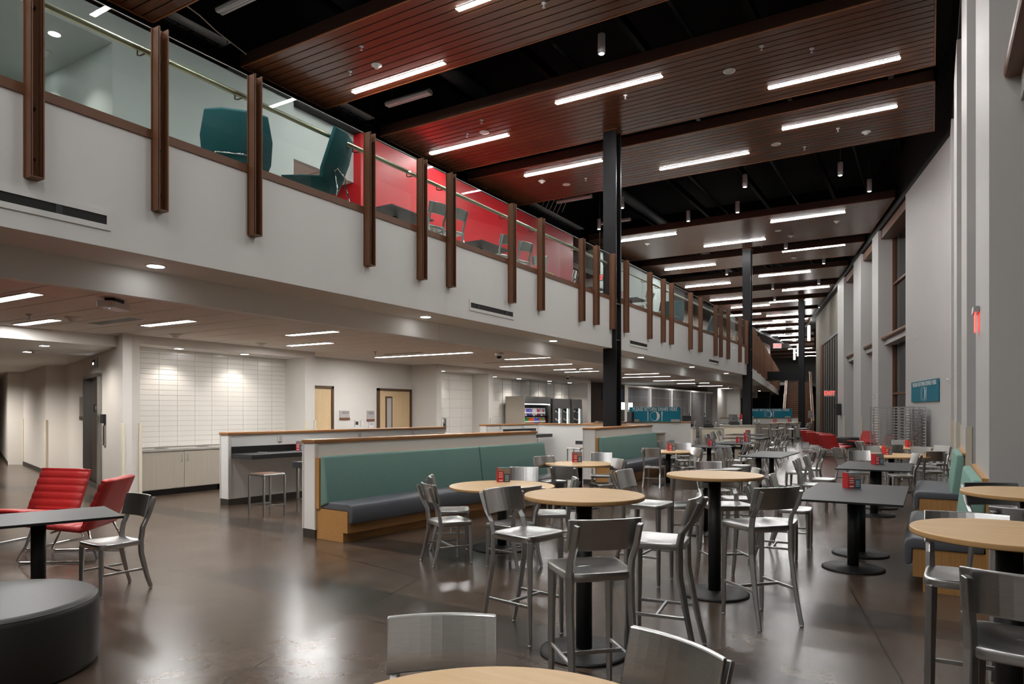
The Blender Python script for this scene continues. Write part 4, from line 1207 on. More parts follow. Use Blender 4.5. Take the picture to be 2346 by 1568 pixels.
# ---- round dining tables
ZT = 0.745
def rt(px, py, r, label):
    x, y = P(px, py, ZT)
    round_table('dining_table', label, x, y, ZT, r, 0.36)
    return x, y
D0 = RD(-0.05, 1.80)
round_table('dining_table', 'low round pale wood table cut off by the bottom edge', *D0, ZT, 0.60, 0.36)
D1 = rt(1150, 1113, 0.63, 'low round pale wood table in front of the long teal booth')
D2 = rt(1327, 1062, 0.58, 'low round pale wood table beside the short teal booth')
D3 = rt(1531, 1034, 0.60, 'low round pale wood table past the end of the short teal booth')
D5 = rt(2042, 1043, 0.78, 'large round pale wood table on the right, nearer of two')
D6 = rt(2061, 1025, 0.76, 'large round pale wood table on the right by the pan racks')
chair('chair', 'aluminium chair at the bottom edge facing the camera, left one', back=(1012, 1482), d=(0.06, -1))
chair('chair', 'aluminium chair at the bottom edge, turned, right one', back=(1530, 1545), d=(-0.82, -0.57))
chair('chair', 'aluminium chair left of the table before the long booth, nearer one', (1030, 1190), d=(0.80, 0.42))
chair('chair', 'aluminium chair left of the table before the long booth, farther one', (1037, 1166), d=(0.90, 0.05))
chair('chair', 'aluminium chair between that table and the long booth, facing the camera', back=(1200, 1088), d=(-0.12, -1))
chair('chair', 'aluminium chair near side of the table before the long booth, behind a stool', (1171, 1198), d=(-0.75, 0.65))
chair('chair', 'aluminium chair right of the table before the long booth, under the tall table', (1266, 1173), d=(-1, 0.05))
chair('chair', 'aluminium chair left of the table beside the short booth', (1263, 1101), (1236, 1058))
chair('chair', 'aluminium chair far side of the table beside the short booth, facing the camera', back=(1378, 1050), d=(-0.1, -1))
chair('chair', 'aluminium chair right of the table beside the short booth, back to the camera', (1385, 1108), (1410, 1066))
chair('chair', 'aluminium chair near side of the table beside the short booth, mostly hidden', (1305, 1128), d=(0.4, 0.9))
chair('chair', 'aluminium chair at the end of the short booth, back to the camera', (1499, 1068), d=(0.45, 0.9))
chair('chair', 'aluminium chair far side of the table past the short booth, facing the camera', back=(1565, 1025), d=(-0.1, -1))
chair('chair', 'aluminium chair right of the table past the short booth', (1572, 1069), (1603, 1037))
# hidden square table behind the second tall table
x, y = P(1613, 1095, ZT)
rect_table('small square charcoal table half hidden behind the second tall table', x - 0.36, x + 0.36, y - 0.36, y + 0.36, [(0, 0)])
chair('chair', 'aluminium chair left near side of the hidden square table, back to the camera', back=(1574, 1105), d=(0.12, 1))
chair('chair', 'aluminium chair far side of the hidden square table, facing the camera', back=(1625, 1074), d=(0, -1))
chair('chair', 'aluminium chair right of the hidden square table', (1690, 1140), d=(-1, 0.1))
# large round tables on the right
chair('chair', 'aluminium chair left near side of the nearer large round table, back to the camera', (1976, 1081), (1970, 1045))
chair('chair', 'aluminium chair right near side of the nearer large round table, back to the camera', (2064, 1088), (2083, 1052))
chair('chair', 'aluminium chair far right side of the nearer large round table, facing the camera', back=(2110, 1035), d=(-0.2, -1))
chair('chair', 'aluminium chair far left side of the nearer large round table, facing the camera', back=(1998, 1033), d=(0.15, -1))
chair('chair', 'aluminium chair right of the nearer large round table, seen from the side', (2132, 1079), (2168, 1051))
chair('chair', 'aluminium chair behind the booth seat at the right, back to the camera', (2140, 1062), (2151, 1032))
chair('chair', 'aluminium chair by the wall behind the farther large round table', (2166, 1052), d=(-1, 0.2))
chair('chair', 'aluminium chair near side of the farther large round table, back to the camera', back=(2046, 1029), d=(0.05, 1), far=True)
chair('chair', 'aluminium chair far side of the farther large round table, facing the camera', back=(2062, 1017), d=(0, -1), far=True)
chair('chair', 'aluminium chair left of the farther large round table', back=(1974, 1020), d=(1, -0.1), far=True)
chair('chair', 'aluminium chair at the far left of the large round tables by the aisle', back=(1926, 1037), d=(1, 0.1), far=True)
# ---- long charcoal tables
rect_table('long charcoal table at the nearer right wall booth', -1.20, -0.22, 7.5, 9.45, [(0.02, -0.50), (0.02, 0.35)])
rect_table('long charcoal table at the farther right wall booth', -1.28, -0.25, 11.85, 13.7, [(0, -0.5), (0, 0.5)])
rect_table('long charcoal table in the middle aisle, nearest', -3.28, -2.46, 14.05, 16.25, [(-0.1, -0.65), (-0.1, 0.65)])
rect_table('charcoal table on the left of the middle rows, nearest', -5.42, -4.33, 17.2, 18.4, [(0, 0)])
rect_table('charcoal table in the middle rows, second', -5.15, -4.35, 19.3, 21.4, [(0, -0.6), (0, 0.6)])
rect_table('charcoal table in the middle rows, third', -6.0, -4.75, 23.6, 24.9, [(0, 0)])
rect_table('charcoal table in the middle rows, fourth', -6.8, -5.55, 27.1, 28.6, [(0, 0)])
def wchair(x, y, hx, hy, label, far=True):
    seatpost('chair', x, y, math.atan2(-hx, hy), label, 0, None, far)
for k, (y, w) in enumerate(((7.85, 'nearer one'), (8.95, 'farther one'))):
    wchair(-1.42, y, 1, 0.05, 'aluminium chair on the aisle side of the nearer right booth table, %s' % w, False)
for k, (y, w) in enumerate(((12.15, 'nearer one'), (13.2, 'farther one'))):
    wchair(-1.62, y, 1, 0.05, 'aluminium chair on the aisle side of the farther right booth table, %s' % w, False)
for (x, y, hx, w) in ((-3.52, 14.55, 1, 'left side, nearer'), (-3.58, 15.6, 1, 'left side, farther'), (-2.22, 14.45, -1, 'right side, nearer'), (-2.16, 15.5, -1, 'right side, farther')):
    wchair(x, y, hx, 0.08, 'aluminium chair at the long middle aisle table, %s' % w, False)
for (x, y, hx, hy, w) in ((-5.75, 17.4, 1, 0, 'left side, nearer'), (-5.75, 18.2, 1, 0, 'left side, farther'), (-4.05, 17.2, -1, 0.1, 'right side, nearer'), (-4.0, 18.1, -1, 0, 'right side, farther')):
    wchair(x, y, hx, hy, 'aluminium chair at the left charcoal table of the middle rows, %s' % w)
for (x, y, hx, hy, w) in ((-5.5, 19.8, 1, 0, 'left side, nearest'), (-5.5, 20.7, 1, 0, 'left side, farther'), (-4.05, 19.7, -1, 0, 'right side, nearest'), (-4.0, 20.8, -1, 0, 'right side, farther')):
    wchair(x, y, hx, hy, 'aluminium chair at the second charcoal table of the middle rows, %s' % w)
for (x, y, hx, hy, w) in ((-6.35, 23.9, 1, 0, 'left side, nearer'), (-6.35, 24.7, 1, 0, 'left side, farther'), (-4.4, 23.9, -1, 0, 'right side, nearer'), (-4.4, 24.7, -1, 0.1, 'right side, farther')):
    wchair(x, y, hx, hy, 'aluminium chair at the third charcoal table of the middle rows, %s' % w)
for (x, y, hx, hy, w) in ((-7.1, 27.4, 1, 0, 'left side, nearer'), (-7.1, 28.3, 1, 0, 'left side, farther'), (-5.2, 27.4, -1, 0, 'right side, nearer'), (-5.2, 28.3, -1, 0, 'right side, farther')):
    wchair(x, y, hx, hy, 'aluminium chair at the fourth charcoal table of the middle rows, %s' % w)
# ---- table at the left edge with its chair
px_, py_ = RD(-3.99, 5.81)
ldir = Vector(RD(-0.756, -0.655))
rect_table('charcoal table at the left edge beside the black ottoman', -0.56, 0.56, -0.40, 0.40, [(0, 0)], rot=math.atan2(ldir.y, ldir.x), ctr=(px_, py_), tr=0.33)
c0 = (Vector(RD(-3.5, 6.49)) + Vector(RD(-3.79, 6.06))) / 2
h0 = Vector(RD(-0.29, -0.43)).normalized()
seatpost('chair', c0.x, c0.y, math.atan2(-h0.x, h0.y), 'aluminium chair standing alone at the left table by the ottoman')
# ---- menu cards
for (px, py, z, w, a) in ((1153, 1104, ZT, 'on the table before the long booth', 0.5), (1322, 1059, ZT, 'on the table beside the short booth', 0.3), (1538, 1033, ZT, 'on the table past the short booth', 0.3), (1951, 1118, ZT, 'on the nearer right booth table', 0.4), (2010, 1064, ZT, 'on the farther right booth table', 0.4), (2032, 1042, ZT, 'on the nearer large round table', 0.3), (2084, 1025, ZT, 'on the farther large round table', 0.3), (1630, 1022, ZT, 'on the left charcoal table of the middle rows', 0.3), (1694, 1015, ZT, 'on the second charcoal table, left one', 0.3), (1712, 1012.5, ZT, 'on the second charcoal table, right one', 0.4)):
    x, y = P(px, py, z)
    card(x, y, z, 'red and teal menu card box %s' % w, CAMA + a * 0.3)
card(-5.35, 24.2, ZT, 'red and teal menu card box on the third charcoal table', CAMA)
card(-6.1, 27.8, ZT, 'red and teal menu card box on the fourth charcoal table', CAMA)
# ---- far bar-height tables with stools
for i, ((x, y), w) in enumerate((((-6.75, 37.6), 'nearer one'), ((-6.35, 39.6), 'farther one'))):
    round_table('bar_table', 'far tall round wood table before the stairs, %s' % w, x, y, 1.07, 0.42, 0.30)
    card(x - 0.15, y, 1.07, 'red and teal menu card box on the far tall table, %s' % w, CAMA)
    for k, (dx, dy, v) in enumerate(((-0.62, -0.1, 'left'), (0.0, -0.66, 'near'), (0.64, 0.0, 'right'))):
        seatpost('stool', x + dx, y + dy, math.atan2(dx, -dy), 'aluminium bar stool at the %s far tall table, %s side' % (w.split()[0], v), 0, None, True)
seatpost('stool', -5.75, 39.2, math.radians(80), 'aluminium bar stool standing apart on the right of the far tall tables', 0, None, True)
# ================================================================== partitions and booths
ZC = 1.27
def frame_at(a, b):
    """local frame: origin a, +y towards b; returns loc, rot, length"""
    d = Vector(b) - Vector(a)
    return (a[0], a[1], 0), math.atan2(-d.x, d.y), d.length
def partition(label, a, b, th=0.24, outlets=()):
    loc, rot, L = frame_at(a, b)
    t = T('low_partition', label, 'partition', loc, rot)
    MB().box(-th, 0, 0, L, 0.11, ZC - 0.045).build('body', M['white'], t)
    MB().box(-th - 0.002, 0.002, -0.002, L + 0.002, 0.0, 0.11).build('base_strip', M['base_dark'], t)
    MB().box(-th - 0.02, 0.02, -0.02, L + 0.02, ZC - 0.045, ZC).build('wood_cap', M['cap'], t, 0.008)
    for s in (-th, 0.0):
        MB().box(s - 0.012, s + 0.012, -0.01, 0.05, 0.11, ZC - 0.05).build('corner_guard', M['plastic'], t)
    for y, z in outlets:
        o = MB().box(0, 0.012, y - 0.055, y + 0.055, z, z + 0.12).build('outlet_plate', M['plastic'], t)
        for q in (0.025, 0.07):
            MB().box(0.012, 0.015, y - 0.02, y + 0.02, z + q, z + q + 0.03).build('socket', M['gray_plastic'], o)
    return t
def booth(label, a, b, seams=(0.5,), back_h=1.06):
    """bench in front (+x side) of the line a-b"""
    loc, rot, L = frame_at(a, b)
    t = T('booth_bench', label, 'bench', loc, rot)
    MB().prof_y([(0.0, 0.0), (0.52, 0.0), (0.52, 0.12), (0.60, 0.12), (0.60, 0.385), (0.0, 0.385)], 0.02, L - 0.02).build('wood_base', M['oak'], t)
    MB().box(0.0, 0.075, 0.0, L, 0.385, back_h - 0.02).build('back_board', M['oak_x'], t)
    ss = [0.0] + [s * L for s in seams] + [L]
    for y0, y1 in zip(ss[:-1], ss[1:]):
        MB().hexa([(0.075, y0 + 0.012, 0.40), (0.235, y0 + 0.012, 0.46), (0.235, y1 - 0.006, 0.46), (0.075, y1 - 0.006, 0.40), (0.075, y0 + 0.012, back_h), (0.15, y0 + 0.012, back_h), (0.15, y1 - 0.006, back_h), (0.075, y1 - 0.006, back_h)]).build('back_cushion', M['teal'], t, 0.028, 3, True)
    MB().prof_y([(0.08, 0.385), (0.60, 0.385), (0.605, 0.24), (0.66, 0.235), (0.675, 0.30), (0.675, 0.42), (0.655, 0.47), (0.60, 0.49), (0.08, 0.475)], 0.03, L - 0.03).build('seat_cushion', M['gray_vinyl'], t, 0.018, 3, True)
    return t
# long booth with its partition
pa, pb = (-6.77, 6.27), (-6.33, 11.3)
partition('low white partition with a wood cap behind the long teal booth', pa, pb)
booth('long teal booth with a grey seat and oak base, left of the dining tables', (pa[0] + 0.002, pa[1] + 0.0), (pb[0] + 0.01, pb[1] + 0.06), (0.62,))
# short booth with its partition beside the nearest column
pc, pd = (-6.42, 14.15), (-6.62, 18.4)
partition('low white partition with a wood cap behind the short teal booth', pc, pd, 0.28)
booth('short teal booth with a grey seat beside the nearest column', pc, (pd[0], pd[1] - 0.1), ())
# partition with the black work counter
qa, qb = (-10.42, 7.68), (-10.02, 13.4)
pA = partition('low white partition with a black work counter and outlets, in front of the tiled niche', qa, qb, 0.24, ((1.05, 1.08), (3.0, 1.08), (4.6, 1.08)))
loc, rot, L = frame_at(qa, qb)
t = T('work_counter', 'black wall-hung counter along the left partition', 'counter', loc, rot)
MB().box(0.002, 0.60, 0.05, L, 0.82, 0.90).build('counter_top', M['black_lam'], t, 0.004, 1)
MB().box(0.002, 0.025, 0.05, L, 0.90, 1.02).build('backsplash', M['black_edge'], t)
R2 = Matrix.Rotation(rot, 2)
def loc2(x, y):
    v = R2 @ Vector((x, y))
    return (loc[0] + v.x, loc[1] + v.y)
x, y = loc2(0.16, 1.4)
card(x, y, 0.90, 'red and teal menu card box on the black work counter', CAMA)
tag(MB().box(-0.13, 0.13, -0.02, 0.02, 0, 0.01).build('loose_paper', M['gray_plastic']), 'small grey strip lying on the black work counter', 'paper')
x, y = loc2(0.2, 0.55)
bpy.data.objects['loose_paper'].location = (x, y, 0.9005)
# square stools with wood seats
STF = MB()
def square_stool(x, y, a, label, zs=0.66):
    t = T('square_stool', label, 'stool', (x, y, 0), a, 'square stools with wood seats')
    w = 0.19
    MB().box(-w - 0.008, w + 0.008, -w - 0.008, w + 0.008, zs - 0.035, zs - 0.006).build('seat_frame', M['steel'], t, 0.008)
    MB().box(-w + 0.012, w - 0.012, -w + 0.012, w - 0.012, zs - 0.012, zs).build('seat_panel', M['bronze'], t)
    for sx in (-1, 1):
        for sy in (-1, 1):
            MB().box(sx * w - 0.013, sx * w + 0.013, sy * w - 0.013, sy * w + 0.013, 0, zs - 0.03).build('leg', M['steel'], t)
    for s in (-1, 1):
        MB().box(s * w - 0.009, s * w + 0.009, -w, w, 0.15, 0.172).build('stretcher', M['steel'], t)
    MB().box(-w, w, -0.01, 0.01, 0.15, 0.172).build('stretcher', M['steel'], t)
    return t
x, y = P(612, 1084, 0.66)
square_stool(x, y, rot, 'square steel stool with a wood seat under the black work counter, front one')
x, y = loc2(0.30, 2.0)
square_stool(x, y, rot, 'square steel stool with a wood seat under the black work counter, second one')
gt = T('grey_table', 'grey slab table on steel legs behind the long booth partition', 'table', (-8.65, 8.24, 0), rot)
MB().box(-0.42, 0.42, -0.35, 1.6, 0.70, 0.80).build('tabletop', M['black_lam'], gt, 0.004, 1)
for sx in (-1, 1):
    for yy in (-0.28, 1.5):
        MB().box(sx * 0.36 - 0.018, sx * 0.36 + 0.018, yy - 0.018, yy + 0.018, 0, 0.70).build('leg', M['steel'], gt)
MB().box(-0.36, 0.36, -0.29, -0.27, 0.16, 0.19).build('stretcher', M['steel'], gt)
# corner partition before the coolers, with counters and stools
partition('low white partition with a wood cap in front of the beverage coolers', (-10.75, 16.3), (-10.6, 19.0), 0.22, ((0.7, 1.12), (1.9, 1.12)))
partition('low white cross partition between the coolers and the nearest column', (-10.6, 19.0), (-6.9, 18.55), 0.22)
t = T('work_counter', 'black wall-hung corner counter before the coolers', 'counter', (-10.62, 17.0, 0), math.radians(-3))
MB().box(0.0, 0.62, 0, 1.75, 0.86, 0.96).build('counter_top', M['black_lam'], t, 0.004, 1)
MB().box(0.0, 0.03, 0, 1.75, 0.96, 1.12).build('backsplash', M['black_edge'], t)
t = T('work_counter', 'black wall-hung counter on the cross partition left of the short booth', 'counter', (-8.7, 18.30, 0), 0)
MB().box(0.0, 1.4, -0.45, 0.45, 0.72, 0.78).build('counter_top', M['sign_white'], t, 0.004, 1)
MB().box(0.0, 1.4, -0.47, -0.45, 0.70, 0.80).build('front_edge', M['black_lam'], t)
square_stool(-9.75, 17.3, 0, 'square steel stool under the black corner counter')
square_stool(-8.2, 16.9, 0, 'square steel stool behind the table beside the short booth, left one')
square_stool(-7.55, 17.2, 0, 'square steel stool behind the table beside the short booth, right one')
# ---- right wall booths
def wall_booth(label, y0, y1):
    t = T('wall_booth', label, 'bench', (XR, y0, 0))
    L = y1 - y0
    MB().box(-0.02, 0.0, 0, L, 0.0, 1.02).build('back_board', M['oak_x'], t)
    MB().box(-0.05, 0.012, -0.01, L + 0.01, 1.02, 1.05).build('wood_cap', M['oak'], t)
    MB().prof_y([(-0.02, 0.0), (-0.49, 0.0), (-0.49, 0.13), (-0.57, 0.13), (-0.57, 0.385), (-0.02, 0.385)], 0.02, L - 0.02).build('wood_base', M['oak_x'], t)
    MB().hexa([(-0.19, 0.02, 0.46), (-0.02, 0.02, 0.40), (-0.02, L - 0.02, 0.40), (-0.19, L - 0.02, 0.46), (-0.12, 0.02, 1.03), (-0.02, 0.02, 1.03), (-0.02, L - 0.02, 1.03), (-0.12, L - 0.02, 1.03)]).build('back_cushion', M['teal_lt'], t, 0.028, 3, True)
    MB().prof_y([(-0.03, 0.385), (-0.57, 0.385), (-0.575, 0.24), (-0.63, 0.235), (-0.645, 0.30), (-0.645, 0.42), (-0.625, 0.47), (-0.57, 0.49), (-0.03, 0.475)], 0.0, L).build('seat_cushion', M['gray_vinyl'], t, 0.018, 3, True)
wall_booth('teal and grey booth seat on the right wall, nearer one', 7.25, 9.25)
wall_booth('teal and grey booth seat on the right wall, farther one', 11.5, 13.4)
# ================================================================== red lounge chairs and ottomans
def lounge_parts():
    m = MB()
    W = 0.36
    pth = [(0.34, 0.40), (0.30, 0.405)]
    seat = [(0.34 - 0.62 * k / 30, 0.405 - 0.085 * k / 30) for k in range(31)]
    back = [(-0.28 - 0.06 * math.sin(k / 6 * math.pi / 2) * 0.5, 0.32 + 0.02 * k / 6) for k in range(1, 7)]
    bk = [(-0.31 - 0.19 * k / 34, 0.345 + 0.47 * k / 34) for k in range(1, 35)]
    line = seat + back + bk
    vs_, fs = [], []
    tot = 0.0
    prev = None
    top, bot = [], []
    for i, (y, z) in enumerate(line):
        a = line[max(i - 1, 0)]; b = line[min(i + 1, len(line) - 1)]
        ty, tz = b[0] - a[0], b[1] - a[1]
        l = math.hypot(ty, tz) or 1
        ny, nz = (tz / l), (-ty / l)
        if nz < 0 and i < 20:
            ny, nz = -ny, -nz
        if prev:
            tot += math.hypot(y - prev[0], z - prev[1])
        prev = (y, z)
        u = (tot % 0.088) / 0.088
        h = 0.020 + 0.012 * (1 - abs(2 * u - 1) ** 4)
        top.append((y + ny * h, z + nz * h)); bot.append((y - ny * 0.018, z - nz * 0.018))
    n = len(line)
    for i in range(n):
        w = W * (1.0 if i < 30 else 1.0 - 0.04 * (i - 30) / (n - 30))
        for (y, z) in (top[i], bot[i]):
            vs_ += [(-w, y, z), (-w * 0.5, y - 0.012, z), (w * 0.5, y - 0.012, z), (w, y, z)]
    for i in range(n - 1):
        a, b = i * 8, (i + 1) * 8
        for k in range(3):
            fs.append((a + k, b + k, b + k + 1, a + k + 1))
            fs.append((a + 4 + k, a + 5 + k, b + 5 + k, b + 4 + k))
        fs += [(a, a + 4, b + 4, b), (a + 3, b + 3, b + 7, a + 7)]
    fs += [(0, 1, 2, 3, 7, 6, 5, 4), tuple((n - 1) * 8 + q for q in (3, 2, 1, 0, 4, 5, 6, 7))]
    m.add(vs_, fs)
    return m
LSH = lounge_parts().mesh('shell', M['red_vinyl'], 0.0, smooth='fix')
LSH.polygons.foreach_set('use_smooth', [True] * len(LSH.polygons))
LSD = lounge_parts().mesh('shell', M['teal_dark'], 0.0, smooth='fix')
LSG = lounge_parts().mesh('shell', M['gray_blue'], 0.0, smooth='fix')
LEG = {}
for sd in (-1, 1):
    x = sd * 0.30
    LEG[sd] = MB().tube([(x * 0.9, -0.30, 0.36), (x * 1.02, -0.36, 0.20), (x * 1.06, -0.42, 0.03), (x * 1.06, -0.40, 0.014), (x * 1.06, 0.30, 0.014), (x * 1.06, 0.325, 0.03), (x * 1.0, 0.24, 0.20), (x * 0.9, 0.17, 0.355)], 0.011, 8).mesh('leg_loop', M['chrome'])
LBR = MB().tube([(-0.27, -0.29, 0.36), (-0.22, -0.335, 0.40), (0.22, -0.335, 0.40), (0.27, -0.29, 0.36)], 0.011, 8).mesh('back_brace', M['chrome'])
LCR = MB().tube([(-0.30, 0.02, 0.30), (0.30, 0.02, 0.30)], 0.011, 8).mesh('under_bar', M['chrome'])
def lounge(x, y, hx, hy, label, z=0.0, shell=None, grp='red lounge chairs', sc=1.0):
    t = T('lounge_chair', label, 'armchair', (x, y, z), math.atan2(-hx, hy), grp)
    t.scale = (sc, sc, sc)
    obj('shell', shell or LSH, t)
    for sd in (-1, 1):
        obj('leg_loop', LEG[sd], t)
    obj('back_brace', LBR, t)
    obj('under_bar', LCR, t)
    return t
x, y = RD(-5.95, 8.5); hx, hy = RD(-0.25, -1)
lounge(x, y, hx, hy, 'red ribbed lounge chair at the left, facing the camera', sc=1.08)
x, y = RD(-4.98, 7.75); hx, hy = RD(-1, -0.12)
lounge(x, y, hx, hy, 'red ribbed lounge chair at the left, turned sideways behind the charcoal table', sc=1.08)
def ottoman(x, y, r, z, label):
    t = T('ottoman', label, 'ottoman', (x, y, 0))
    MB().lathe([(r - 0.03, 0.0), (r - 0.012, 0.015), (r, 0.05), (r, z - 0.05), (r - 0.008, z - 0.02), (r - 0.03, z - 0.004), (r - 0.05, z)], 64).build('cushion', M['dark_vinyl'], t)
    MB().lathe([(r - 0.012, z - 0.016), (r - 0.006, z - 0.022), (r - 0.012, z - 0.028)], 64).build('piping', M['dark_vinyl'], t)
x, y = RD(-3.28, 4.32)
ottoman(x, y, 0.60, 0.45, 'large round charcoal ottoman in the bottom left corner')
for (px, py, dr, w) in ((1908, 1042, (0.9, 0.45), 'front left of the far group, back to the camera'), (1884, 1037, (0.9, 0.45), 'second of the far left row, back to the camera'), (1866, 1029, (0.9, 0.45), 'third of the far left row, back to the camera'), (1918, 1049, (0.9, 0.4), 'nearest of the far group, back to the camera')):
    x, y = P(px, py)
    hx, hy = RD(*dr)
    lounge(x, y, hx, hy, 'red lounge chair, %s' % w)
for (px, py, dr, w) in ((1970, 1033, (-1, -0.3), 'far group, facing left, in front of the grey piers'), (1990, 1037, (-1, -0.15), 'far group, facing left, nearer one'), (2010, 1046, (-1, 0.1), 'far group, partly behind the pan racks')):
    x, y = P(px, py)
    hx, hy = RD(*dr)
    lounge(x, y, hx, hy, 'red lounge chair, %s' % w)
x, y = P(1938, 1024)
ottoman(x, y, 0.62, 0.45, 'round charcoal ottoman among the far red chairs')
# ================================================================== niche cabinets and worktop
def cab_door(par, y0, y1, x, z0, z1, hy):
    d = MB().box(x, x + 0.02, y0 + 0.004, y1 - 0.004, z0, z1).build('door', M['cabinet'], par, 0.002, 1)
    MB().tube([(x + 0.02, hy, z1 - 0.20), (x + 0.05, hy, z1 - 0.19), (x + 0.05, hy, z1 - 0.08), (x + 0.02, hy, z1 - 0.07)], 0.006, 6).build('handle', M['steel'], d)
for (y0, y1, hs, w) in ((7.50, 9.23, True, 'left unit with two doors'), (9.24, 11.37, False, 'right unit')):
    c = T('base_cabinet', 'pale laminate base cabinet under the tiled wall, %s' % w, 'cabinet', (0, 0, 0))
    MB().box(-13.30, -12.74, y0, y1, 0.12, 0.86).build('body', M['cabinet'], c)
    MB().box(-13.25, -12.86, y0 + 0.02, y1 - 0.02, 0.0, 0.12).build('plinth', M['black_edge'], c)
    ym = (y0 + y1) / 2
    cab_door(c, y0, ym, -12.74, 0.13, 0.85, ym - 0.06)
    cab_door(c, ym, y1, -12.74, 0.13, 0.85, ym + 0.06)
wt = T('worktop', 'pale grey worktop with two round openings under the tiled wall', 'worktop', (0, 0, 0))
MB().box(-13.303, -12.70, 7.42, 11.38, 0.86, 0.90).build('slab', M['counter'], wt, 0.003, 1)
for y in (8.05, 8.95):
    MB().lathe([(0.14, 0.900), (0.14, 0.906), (0.125, 0.907)], 24, -12.98, y).build('opening_ring', M['steel'], wt)
    MB().cyl(-12.98, y, 0.9005, 0.9085, 0.12, 24).build('opening', M['black_edge'], wt)
# drinking fountain
fo = T('bottle_filler', 'steel bottle filling fountain in the tiled niche', 'water fountain', (-13.29, 17.35, 0))
MB().box(0.0, 0.20, -0.22, 0.22, 1.0, 1.42).build('filler_body', M['steel'], fo, 0.01)
MB().box(0.18, 0.205, -0.15, 0.15, 1.02, 1.25).build('alcove', M['black_lam'], fo)
MB().box(0.20, 0.208, -0.06, 0.06, 1.31, 1.38).build('display', M['screen_blue'], fo)
MB().tube([(0.2, 0, 1.22), (0.24, 0, 1.22), (0.25, 0, 1.18)], 0.012, 8).build('spout', M['chrome'], fo)
MB().box(0.0, 0.48, -0.23, 0.23, 0.72, 0.99).build('basin', M['steel'], fo, 0.03)
# ================================================================== beverage coolers
oc = T('open_cooler', 'open beverage cooler with bottle shelves and a beige side panel', 'cooler', (-12.6, 21.6, 0))
MB().box(-0.80, 0.0, 0.0, 0.05, 0.0, 2.2).build('side_panel', M['cabinet'], oc)
MB().box(-0.80, 0.0, 2.0, 2.05, 0.0, 2.2).build('side_panel', M['steel'], oc)
MB().box(-0.80, 0.0, 0.05, 2.0, 1.93, 2.2).build('canopy', M['steel'], oc)
MB().box(-0.80, -0.76, 0.05, 2.0, 0.0, 1.93).build('back_panel', M['black_edge'], oc)
MB().box(-0.76, 0.0, 0.05, 2.0, 0.0, 0.45).build('base', M['black_lam'], oc)
for z in (0.80, 1.17, 1.50):
    MB().box(-0.74, -0.10, 0.06, 1.99, z - 0.02, z).build('shelf', M['black_lam'], oc)
    for q in range(3):
        MB().box(-0.10, -0.095, 0.25 + q * 0.6, 0.37 + q * 0.6, z - 0.03, z + 0.01).build('price_tag', M['sign_white'], oc)
MB().box(-0.12, -0.08, 0.1, 1.95, 1.90, 1.93).build('lamp_strip', M['lamp_cool'], oc)
BOT = {}
for nm_, cc in (('green', (30, 150, 50)), ('orange', (225, 80, 30)), ('blue', (40, 80, 190)), ('white', (210, 205, 215)), ('red', (190, 60, 70)), ('violet', (120, 90, 170)), ('clear', (150, 160, 175)), ('pink', (215, 150, 175))):
    mt = plain('bottle_' + nm_, S(*cc), 0.25, var=0.05)
    BOT[nm_] = MB().lathe([(0.034, 0.0), (0.038, 0.01), (0.038, 0.15), (0.034, 0.18), (0.014, 0.225), (0.014, 0.24)], 12).mesh('bottle_body', mt)
CAPM = MB().cyl(0, 0, 0.24, 0.265, 0.017, 10).mesh('bottle_cap', M['sign_white'])
LABM = MB().lathe([(0.0388, 0.06), (0.0388, 0.12)], 12).mesh('bottle_label', M['sign_white'])
rows = [(1.50, ['pink', 'white', 'pink', 'blue', 'blue', 'violet', 'violet', 'white', 'white', 'white', 'red', 'red', 'clear', 'clear', 'red', 'clear'], 'upper'), (1.17, ['green'] * 5 + ['orange'] * 4 + ['blue'] * 4 + ['orange', 'orange', 'green', 'green', 'red'], 'lower')]
for z, cl, w in rows:
    n = len(cl)
    for k, cname in enumerate(cl):
        t = T('bottle', '%s drink bottle on the %s shelf of the open cooler' % (cname, w), 'bottle', (-12.6 - 0.16, 21.6 + 0.14 + k * 1.8 / n, z), 0, '%s bottles on the %s cooler shelf' % (cname, w))
        obj('bottle_body', BOT[cname], t); obj('bottle_cap', CAPM, t); obj('bottle_label', LABM, t)
for k in range(12):
    t = T('bottle', 'small dark bottle on the lowest visible shelf of the open cooler', 'bottle', (-12.76, 21.78 + k * 0.15, 0.80), 0, 'bottles on the lowest cooler shelf')
    obj('bottle_body', BOT[['red', 'clear', 'violet'][k % 3]], t); obj('bottle_cap', CAPM, t)
